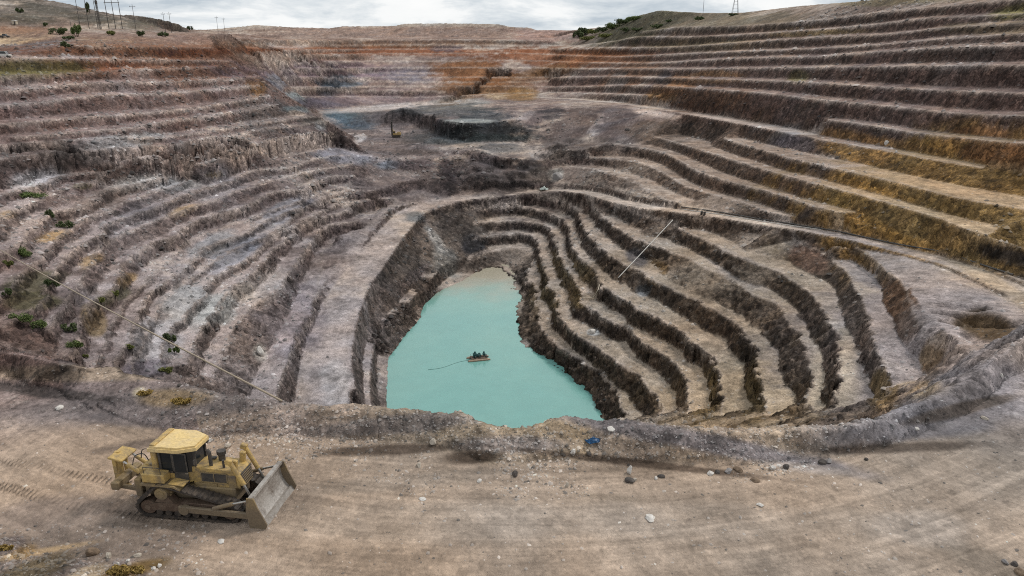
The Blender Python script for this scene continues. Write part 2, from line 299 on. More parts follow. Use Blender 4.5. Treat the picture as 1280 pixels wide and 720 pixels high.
# upper pit floor, its edge, the old bench face behind it, mounds
for L in ([(425, 181, -17.5), (445, 186, -17.8), (470, 196, -18.4), (500, 200, -19.5), (530, 201, -20), (556, 197, -19.9), (580, 194, -19.2), (620, 196, -19.5), (665, 201, -21)],
          [(430, 172, -16.8), (470, 176, -17), (510, 177, -17.2), (560, 184, -17.6), (620, 187, -18)],
          [(405, 158, -15), (430, 158, -15.3), (470, 159, -15.6), (510, 158, -15.6), (535, 162, -16), (552, 171, -16.5), (580, 177, -16.9), (610, 179, -17), (645, 180, -17.2), (668, 179, -17)],
          [(400, 140.5, -8), (430, 139.5, -8), (470, 140, -8), (500, 141, -8), (530, 143, -8), (547, 149, -8), (572, 153, -8), (610, 152.5, -8), (650, 150, -7.6), (678, 147, -7.0)],
          [(402, 142.5, -8.8), (430, 142, -9), (470, 142.5, -9), (500, 143.5, -9)],
          [(395, 137, -8.2), (430, 135, -8.0), (480, 133, -7.9), (520, 131, -7.6), (560, 129, -7), (600, 124, -5.5), (625, 120, -4)]):
    dense([at_z(u, v, z) for u, v, z in catmull(L)])
dense([at_z(u, v, z) for u, v, z in catmull([(545, 218, -24.7), (552, 209, -22.8), (560, 204, -21.8)])])
for L in ([(575, 239, -31), (610, 240, -31.1), (650, 237.5, -30.2)], [(560, 225, -27.2), (590, 212, -24.8), (625, 212, -24.8), (660, 222, -26.8), (676, 231, -28.8)], [(640, 228, -28.4), (600, 228, -28.2), (572, 232, -29.4)], [(660, 210, -23.5), (690, 208, -22.8), (704, 210, -22.9)]):
    dense([at_z(u, v, z) for u, v, z in catmull(L)])
# top of the left wall: road loop, yard and dump hills behind
for L in ([(-150, 62, 330), (-60, 60, 335), (0, 58, 340), (50, 48, 345), (80, 46, 352), (150, 45, 372), (215, 44, 400), (290, 43, 450)],
          [(-150, 46, 380), (-60, 42, 385), (0, 37, 390), (40, 38, 395), (62, 38, 400), (110, 37, 420), (150, 36.5, 440), (220, 41.5, 520), (300, 42, 560)],
          [(-150, -30, 560), (-60, -20, 560), (0, -5, 560), (30, -1, 560), (62, 0.5, 565), (85, 6, 570), (103, 13, 575), (125, 17, 580), (160, 18, 590), (185, 21, 600), (210, 26, 615), (228, 33, 640), (240, 39, 680)]):
    P = [at_d(u, v, d) for u, v, d in catmull(L)]; dense(P)
    if L[0][1] < 0: dense([(x*1.3, y*1.3, z*1.0+4) for x, y, z in P]); dense([(x*3, y*3, z*.6) for x, y, z in P])
for a in np.radians(np.arange(-66, 67, 6)): PTS.append((9000*math.sin(a), 9000*math.cos(a), 10.0)); PTS.append((3*math.sin(a), 3*math.cos(a), 0.0))
for a, r, z in [(-66, 60, 0), (-66, 120, 0), (-66, 240, 5), (-66, 400, 20), (-66, 800, 60), (66, 70, 5), (66, 130, 15), (66, 300, 40), (66, 800, 45)]:
    a = math.radians(a); PTS.append((r*math.sin(a), r*math.cos(a), z))

# ------------------------------------------------------------------ surface through the lines
SMAX = math.radians(60); NS = 1560; T0, T1 = math.log(7), math.log(7000); NT = 3000
A = np.array(PTS)
def st_of(x, y): return math.atan2(x, y), math.log(math.hypot(x, y))
cell = {}
for (x, y, z), ln in zip(PTS, LINE+[-1]*(len(PTS)-len(LINE))):
    s_, t_ = st_of(x, y); cell.setdefault((int(s_//.02), int(t_//.02)), []).append((x, y, z, ln))
keep = []
for src, out, ln in AUX:                     # narrower where the next bench comes closer
    w = math.hypot(out[0]-src[0], out[1]-src[1]); ux, uy = (out[0]-src[0])/w, (out[1]-src[1])/w; near = 1e9
    s_, t_ = st_of(src[0], src[1]); rad = math.hypot(src[0], src[1]); K_ = int(w*1.6/rad/.02)+1; ci, cj = int(s_//.02), int(t_//.02)
    for di in range(-K_, K_+1):
        for dj in range(-K_, K_+1):
            for a, b, c, l2 in cell.get((ci+di, cj+dj), ()):
                if l2 == ln: continue
                dx, dy = a-src[0], b-src[1]; d = math.hypot(dx, dy)
                if d < near and dx*ux+dy*uy > .35*d: near = d
    e = min(w, .68*near)
    if e > .25*w: keep.append((src[0]+ux*e, src[1]+uy*e, src[2]+(out[2]-src[2])*e/w))
A = np.array(PTS+keep)
ss = np.arctan2(A[:, 0], A[:, 1]); tt = np.log(np.hypot(A[:, 0], A[:, 1]))
key = np.round(ss/.0006).astype(np.int64)*100003+np.round(tt/.0006).astype(np.int64)
_, first = np.unique(key, return_index=True); ss, tt, zz = ss[first], tt[first], A[first, 2]
res = delaunay_2d_cdt([Vector((a, b)) for a, b in zip(ss, tt)], [], [], 0, 1e-6)
ov = res[3]; zv = np.array([zz[o[0]] for o in ov]); sv = np.array([p.x for p in res[0]]); tv = np.array([p.y for p in res[0]])
H0 = np.full((NS, NT), np.nan, np.float32); ds = 2*SMAX/(NS-1); dt = (T1-T0)/(NT-1)
for tri in res[2]:
    a, b, c = tri[0], tri[1], tri[2]
    s3 = (sv[[a, b, c]]+SMAX)/ds; t3 = (tv[[a, b, c]]-T0)/dt
    i0, i1 = max(0, math.ceil(s3.min())), min(NS-1, math.floor(s3.max()))
    j0, j1 = max(0, math.ceil(t3.min())), min(NT-1, math.floor(t3.max()))
    if i1 < i0 or j1 < j0: continue
    det = (t3[1]-t3[2])*(s3[0]-s3[2])+(s3[2]-s3[1])*(t3[0]-t3[2])
    if abs(det) < 1e-12: continue
    I = np.arange(i0, i1+1)[:, None]; J = np.arange(j0, j1+1)[None, :]
    l0 = ((t3[1]-t3[2])*(I-s3[2])+(s3[2]-s3[1])*(J-t3[2]))/det
    l1 = ((t3[2]-t3[0])*(I-s3[2])+(s3[0]-s3[2])*(J-t3[2]))/det
    l2 = 1-l0-l1; m = (l0 >= -1e-6) & (l1 >= -1e-6) & (l2 >= -1e-6)
    zt = l0*zv[a]+l1*zv[b]+l2*zv[c]
    sub = H0[i0:i1+1, j0:j1+1]; sub[m] = zt[m]
bad = np.isnan(H0)                          # slivers between triangles: take the neighbour down the column
jj = np.where(~bad, np.arange(NT)[None, :], 0); jj = np.maximum.accumulate(jj, axis=1); H0 = np.take_along_axis(H0, jj, axis=1)
H0 = np.nan_to_num(H0)
def sample(x, y, H0=None):
    H0 = globals()['H0'] if H0 is None else H0
    fs = np.clip((np.arctan2(x, y)+SMAX)/ds, 0, NS-1.001); ft = np.clip((np.log(np.maximum(1, np.hypot(x, y)))-T0)/dt, 0, NT-1.001)
    i = fs.astype(np.int32); j = ft.astype(np.int32); a = (fs-i).astype(np.float32); b = (ft-j).astype(np.float32)
    return (H0[i, j]*(1-a)*(1-b)+H0[i+1, j]*a*(1-b)+H0[i, j+1]*(1-a)*b+H0[i+1, j+1]*a*b)
Sg = np.linspace(-SMAX, SMAX, NS); Tg = np.linspace(T0, T1, NT)
Rg = np.exp(Tg)[None, :]; Xg = (np.sin(Sg)[:, None]*Rg).astype(np.float32); Yg = (np.cos(Sg)[:, None]*Rg).astype(np.float32)
def blur(a, n):
    for _ in range(n):
        a = (np.pad(a, ((1, 1), (0, 0)), 'edge')[:-2]+a*2+np.pad(a, ((1, 1), (0, 0)), 'edge')[2:])/4
        a = (np.pad(a, ((0, 0), (1, 1)), 'edge')[:, :-2]+a*2+np.pad(a, ((0, 0), (1, 1)), 'edge')[:, 2:])/4
    return a
# haul roads: graded corridors, level across
ROAD = np.zeros((NS, NT), np.float32)
def corridor(P, hw, strength=1.0):
    P = [tuple(p) for p in P]; best = np.full((NS, NT), 1e9, np.float32); zz = np.zeros((NS, NT), np.float32)
    for a, b in zip(P, P[1:]):
        m = max(hw)*2.2+2; ta = [math.atan2(q[0], q[1]) for q in (a, b)]; ra = [math.hypot(q[0], q[1]) for q in (a, b)]
        i0 = max(0, int((min(ta)-m/min(ra)+SMAX)/ds)); i1 = min(NS, int((max(ta)+m/min(ra)+SMAX)/ds)+2)
        j0 = max(0, int((math.log(max(8, min(ra)-m))-T0)/dt)); j1 = min(NT, int((math.log(max(ra)+m)-T0)/dt)+2)
        x = Xg[i0:i1, j0:j1]-a[0]; y = Yg[i0:i1, j0:j1]-a[1]; dx, dy = b[0]-a[0], b[1]-a[1]; L2 = dx*dx+dy*dy+1e-9
        t = np.clip((x*dx+y*dy)/L2, 0, 1); d = np.hypot(x-t*dx, y-t*dy)
        h = hw[0]+(hw[1]-hw[0])*0; d = d/h
        bb = best[i0:i1, j0:j1]; z_ = zz[i0:i1, j0:j1]; m_ = d < bb; bb[m_] = d[m_]; z_[m_] = (a[2]+(b[2]-a[2])*t)[m_]
    w = (1-sstep(1.0, 1.35, best))*strength
    H0[:] = H0+(zz-H0)*w; ROAD[:] = np.maximum(ROAD, 1-sstep(.85, 1.1, best))
def midline(A_, B_, n=60):
    A_, B_ = resamp(A_, n), resamp(B_, n); return smooth([tuple((p+q)/2 for p, q in zip(a, b)) for a, b in zip(A_, B_)], 3)
rl = [at_z(u, v, z) for u, v, z in catmull(road_lo)]; rh = [at_z(u, v, z) for u, v, z in catmull(road_hi[:-1])]
MAINROAD = midline(rl, rh)
corridor(MAINROAD[:26], (3.4, 3.4)); corridor(MAINROAD[24:], (2.3, 2.3))
RAMP = midline([at_z(u, v, z) for u, v, z in catmull(ramp_in)], [at_z(u, v, z) for u, v, z in catmull(ramp_out)])
corridor(RAMP, (5.0, 5.0)); corridor(URP, (4.6, 4.6))
E0 = np.zeros((NS, NT), np.float32)
for P in EDGE:
    P = resamp(P, 2000); P = np.array(P)
    i = np.round((np.arctan2(P[:, 0], P[:, 1])+SMAX)/ds).astype(int); j = np.round((np.log(np.hypot(P[:, 0], P[:, 1]))-T0)/dt).astype(int)
    ok = (i > 1) & (i < NS-2) & (j > 2) & (j < NT-4); i, j = i[ok], j[ok]
    for di in (0, 1):
        for dj in (0, 1, 2): E0[i+di, j+dj] = 1
for u, v, z, r_, h_ in [(503, 156, -15.3, 15, 5), (470, 165, -15.8, 9, 2.5), (527, 189, -18.6, 15, 3), (600, 201, -19.8, 12, 3), (645, 206, -20.8, 10, 4), (545, 180, -17.4, 8, 2.5), (700, 183, -15.5, 12, 4), (590, 168, -9, 12, 3), (640, 146, -7.5, 14, 4), (560, 146, -8, 12, 3.5), (612, 232, -29, 10, 3.5), (585, 190, -18.6, 9, 2.2), (1231, 410, -12.6, 4.4, -5.5)]:
    x0_, y0_, _ = at_z(u, v, z); g_ = np.maximum(0, 1-np.hypot(Xg-x0_, (Yg-y0_)*.8)/r_*(1+.25*vnoise(Xg/r_*2, Yg/r_*2, 0.0, int(u)))); H0 += (h_*g_**1.15).astype(np.float32)   # tipped spoil heaps
# broken, irregular bench edges: shift the lookup sideways with noise of rock-block size
rr = np.hypot(Xg, Yg)
amp = np.interp(rr, [10, 36, 48, 70, 150, 400, 800], [.05, .12, .28, .5, .75, 1.3, 2.2]).astype(np.float32)
wx = .9*fbm(Xg, Yg, 0.0, 16, 2, .5, 3)+.7*fbm(Xg, Yg, 0.0, 3.4, 3, .6, 31)
wy = .9*fbm(Xg, Yg, 0.0, 16, 2, .5, 57)+.7*fbm(Xg, Yg, 0.0, 3.4, 3, .6, 91)
amp *= 1-.8*blur(ROAD, 3)
amp *= 1-.72*(Xg > -46)*(Xg < -14)*(Yg > 110)*(Yg < 255)
amp *= 1-.62*sstep(48, 62, Xg)-.25*sstep(430, 560, Yg)*(Xg < 48)
def cells(x, y, size, seed):                 # one random shift per joint block: angular, blocky crests
    qx = np.floor(x/size+.7*vnoise(x/size*.8, y/size*.8, 0.0, seed)).astype(np.int32).astype(np.uint32); qy = np.floor(y/size+.7*vnoise(x/size*.8, y/size*.8, 0.0, seed+5)).astype(np.int32).astype(np.uint32)
    return _hash(qx, qy, qx*0, seed)
wx = .75*wx+.62*cells(Xg, Yg, 1.7, 901)+.5*cells(Xg, Yg, 4.1, 905); wy = .75*wy+.62*cells(Xg, Yg, 1.7, 911)+.5*cells(Xg, Yg, 4.1, 915)
H1 = sample(Xg+wx*amp, Yg+wy*amp)
E1 = sample(Xg+wx*amp, Yg+wy*amp, E0)
gr = np.gradient(H0, axis=1)/(dt*rr); gs = np.gradient(H0, axis=0)/(ds*rr)
F0 = sstep(.26, .56, np.hypot(gr, gs)).astype(np.float32)   # 1 on bench faces, 0 on bench floors
F1 = sample(Xg+wx*amp, Yg+wy*amp, F0)
# adaptive rows: equal steps of (ln r, elevation angle) down every column
NR = 1250
el = np.arctan2(H1-CAMZ, rr[:, :])
mon = (np.interp(np.exp(Tg[1:]), [15, 22, 900, 1400], [.08, .34, .34, .08])*np.abs(np.diff(Tg)))[None, :]*np.ones((NS, 1))+1.0*np.abs(np.diff(el, axis=1))
for _ in range(3):
    cs = np.cumsum(np.pad(mon, ((31, 30), (0, 0)), 'edge'), axis=0); cs = np.concatenate([np.zeros((1, cs.shape[1])), cs]); mon = (cs[61:]-cs[:-61])[:NS]/61.0
cum = np.concatenate([np.zeros((NS, 1)), np.cumsum(mon, axis=1)], axis=1)
Tm = np.empty((NS, NR)); Hm = np.empty((NS, NR)); Em = np.empty((NS, NR), np.float32); Rd = np.empty((NS, NR), np.float32); Fm = np.empty((NS, NR), np.float32)
for i in range(NS):
    Tm[i] = np.interp(np.linspace(0, cum[i, -1], NR), cum[i], Tg); Hm[i] = np.interp(Tm[i], Tg, H1[i]); Em[i] = np.interp(Tm[i], Tg, E1[i]); Rd[i] = np.interp(Tm[i], Tg, ROAD[i]); Fm[i] = np.interp(Tm[i], Tg, F1[i])
Rm = np.exp(Tm); X = (np.sin(Sg)[:, None]*Rm).astype(np.float32); Y = (np.cos(Sg)[:, None]*Rm).astype(np.float32); Z = Hm.astype(np.float32)
def normals(X, Y, Z):
    P = np.stack([X, Y, Z], -1); du = np.gradient(P, axis=0); dv = np.gradient(P, axis=1)
    n = np.cross(du, dv); n /= np.maximum(1e-9, np.linalg.norm(n, axis=-1, keepdims=True)); n[n[..., 2] < 0] *= -1
    return n.astype(np.float32)
N0 = normals(X, Y, Z); R0 = np.hypot(X, Y)
steep = blur(1-sstep(.68, .95, N0[..., 2]), 2)
roadm = sstep(46, 38, R0+0*X)              # near road zone is smoother
far = np.interp(R0, [30, 100, 250, 700], [.35, 1.0, 1.1, 1.5]).astype(np.float32)*(1-.5*sstep(50, 64, X))
d_rock = .20*ridged(X, Y, Z, 2.2, 4, .6, 201)-.07+.16*_hash(*[np.floor(q_/1.1+.6*vnoise(X*.9, Y*.9, Z*.9, 77+i_)).astype(np.int32).astype(np.uint32) for i_, q_ in enumerate((X, Y, Z))], 941)
d_soft = (.16+.14*sstep(-30, -50, X)*(R0 > 60))*fbm(X, Y, Z, 2.6, 4, .55, 301)+.12*np.maximum(0, fbm(X, Y, Z, .9, 2, .5, 333))
disp = (steep*d_rock+(1-steep)*d_soft)*far*(1-.8*roadm)
disp += roadm*(.03*fbm(X, Y, Z, .8, 3, .6, 351)+.05*fbm(X, Y, Z, 3.5, 2, .5, 377))
bermm = roadm*sstep(.10, .38, Z)
disp += bermm*(.08*ridged(X, Y, Z, 1.2, 3, .55, 611)+.13*fbm(X, Y, Z, 4.5, 2, .5, 633)+.09*fbm(X, Y, Z, .45, 2, .6, 655))
disp *= 1-.75*Rd
disp *= 1-.55*(X > -46)*(X < -14)*(Y > 110)*(Y < 255)
# cleat prints of the bulldozer's tracks, and wheel lines along the haul road
def print_line(pts, w):
    out = np.zeros(X.shape, np.float32); s0 = 0.0; i0, i1 = NS//2-620, NS//2-180; j = Z.shape[1]
    x_, y_ = X[i0:i1], Y[i0:i1]
    for a, b in zip(pts, pts[1:]):
        L = math.hypot(b[0]-a[0], b[1]-a[1]); tx, ty = (b[0]-a[0])/L, (b[1]-a[1])/L
        al = (x_-a[0])*tx+(y_-a[1])*ty; ac = -(x_-a[0])*ty+(y_-a[1])*tx
        m = (al >= 0) & (al < L) & (np.abs(ac) < w/2)
        ph = np.sin((al+s0+.25*ac)*2*math.pi/.30); fade = .35+.65*sstep(-.35, .3, vnoise(x_*.45, y_*.45, 0.0, 811))
        out[i0:i1] = np.where(m, ph*fade*sstep(w/2, w/2-.08, np.abs(ac)), out[i0:i1]); s0 += L
    return out
TRK = print_line([at_z(u, v, 0) for u, v in [(-80, 548), (-10, 572), (60, 588), (150, 604), (205, 614)]], .62)
TRK = np.where(np.abs(TRK) > 0, TRK, print_line([at_z(u, v, 0) for u, v in [(-80, 588), (10, 610), (80, 630), (140, 642), (205, 652)]], .66))
rho = np.hypot(X, Y-76); phi = np.arctan2(X, 76-Y)
WHEEL = (.5*vnoise(rho*1.3, phi*2.0, 0.0, 820)+.45*vnoise(rho*2.6, phi*3, 0.0, 821)+.6*vnoise(rho*5.6, phi*6.0, 0.0, 822)+.6*vnoise(rho*12, phi*10, 0.0, 823)).astype(np.float32)
disp += TRK*.05*roadm+.012*WHEEL*roadm*(1-bermm)
disp = disp.astype(np.float32)
X += N0[..., 0]*disp; Y += N0[..., 1]*disp; Z += N0[..., 2]*disp
# ------------------------------------------------------------------ rock colours, with shade of the bench faces painted in
N1 = normals(X, Y, Z)
Pw = np.stack([X, Y, Z], -1)
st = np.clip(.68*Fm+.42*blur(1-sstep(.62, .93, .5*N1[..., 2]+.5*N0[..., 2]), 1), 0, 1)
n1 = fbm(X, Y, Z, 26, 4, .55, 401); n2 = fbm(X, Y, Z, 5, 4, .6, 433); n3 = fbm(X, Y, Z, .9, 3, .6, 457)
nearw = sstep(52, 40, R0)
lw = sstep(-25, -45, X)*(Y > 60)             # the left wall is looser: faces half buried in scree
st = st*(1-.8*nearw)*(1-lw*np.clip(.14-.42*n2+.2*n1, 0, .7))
def mixc(a, b, t): return a+(b-a)*t[..., None]
C = np.array
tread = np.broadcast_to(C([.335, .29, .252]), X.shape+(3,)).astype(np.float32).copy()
riser = np.broadcast_to(C([.085, .068, .058]), X.shape+(3,)).astype(np.float32).copy()  # dark rock, lowered further so the faces carry painted shade
up, vp, dp = project(Pw)
visible = np.full(X.shape, True)
def cols(theta, half):
    return max(0, int((theta-half+SMAX)/ds)), min(NS, int((theta+half+SMAX)/ds)+2)
def hit(u, v):                              # terrain point seen at photo pixel (u, v)
    x, y, z = ray(u, v); i0, i1 = cols(math.atan2(x, y), .008)
    U, V, D, Q = up[i0:i1].ravel(), vp[i0:i1].ravel(), dp[i0:i1].ravel(), Pw[i0:i1].reshape(-1, 3)
    for tu, tv in ((2.0, 1.2), (5.0, 4.0)):
        m = np.nonzero((np.abs(U-u) < tu) & (np.abs(V-v) < tv) & (D > 2))[0]
        if len(m): break
    else: return None
    q = m[D[m] < D[m].min()*1.03]
    return Q[q[np.argmin(np.hypot(U[q]-u, V[q]-v))]]
def patch(u, v, ru, rv, soft=.5, ang=0.0, depth=None):
    """columns and weight 0..1 of a roughly elliptical patch of ground centred on the point seen at (u, v)"""
    p = hit(u, v)
    if p is None: print('no terrain at', u, v, flush=True); return None
    h = C([p[0], p[1], 0.0]); L = np.linalg.norm(h); h /= L; e = math.atan2(CAMZ-p[2], L)
    f = h*math.cos(e)+C([0, 0, -math.sin(e)]); upv = C([0, 0, math.cos(e)])+h*math.sin(e); rt = C([h[1], -h[0], 0])
    s = math.hypot(L, p[2]-CAMZ)/F; rm = max(ru, rv)
    i0, i1 = cols(math.atan2(p[0], p[1]), math.asin(min(1, 1.9*rm*s/L))*1.3) if 1.9*rm*s < .8*L else (0, NS)
    sl = slice(i0, i1); dd = (Pw[sl]-p).astype(np.float32)
    a, b, c = (dd@k.astype(np.float32) for k in (rt, upv, f))
    ca, sa = math.cos(math.radians(ang)), math.sin(math.radians(ang))
    a, b = a*ca+b*sa, -a*sa+b*ca
    dr = depth or (4*rm*s+25)
    q = np.sqrt((a/(ru*s))**2+(b/(rv*s))**2+(c/dr)**4)+.5*n1[sl]*soft+.36*n2[sl]*soft
    return sl, (1-sstep(1-soft*.6, 1+soft*.6, q)).astype(np.float32)
# broad regional tints: (u, v, ru, rv, tread colour, riser colour, strength)
REG = [
 (100, 240, 330, 150, (.300, .262, .258), (.150, .125, .122), .9),
 (330, 400, 210, 160, (.330, .290, .280), (.165, .140, .132), .9),
 (140, 120, 260, 60, (.240, .185, .170), (.140, .098, .088), .9),
 (1120, 90, 330, 110, (.280, .230, .205), (.120, .094, .088), .9),
 (900, 60, 190, 60, (.270, .200, .160), (.180, .128, .100), .7),
 (520, 95, 250, 45, (.260, .200, .185), (.185, .130, .115), .9),
 (510, 175, 160, 55, (.20, .17, .165), (.14, .115, .115), .9),
 (900, 210, 160, 60, (.310, .250, .205), (.150, .108, .080), .8),
 (900, 420, 240, 170, (.345, .290, .230), (.120, .090, .065), .9),
 (940, 520, 150, 60, (.400, .320, .225), (.150, .110, .065), .8),
 (1175, 250, 150, 66, (.40, .31, .205), (.42, .27, .085), .95),
 (1180, 440, 150, 110, (.335, .300, .300), (.200, .165, .150), .85),
]
w = patch(1205, 440, 95, 95, .6)
if w is not None: st[w[0]] *= 1-.6*w[1]
for u, v, ru, rv, ct, cr, s in REG:
    w = patch(u, v, ru, rv, .9, 0, 900)
    if w is None: continue
    sl, w = w
    tread[sl] = mixc(tread[sl], C(ct), w*s); riser[sl] = mixc(riser[sl], C(cr)*(.56 if v < 100 and u > 700 else .84), w*s)
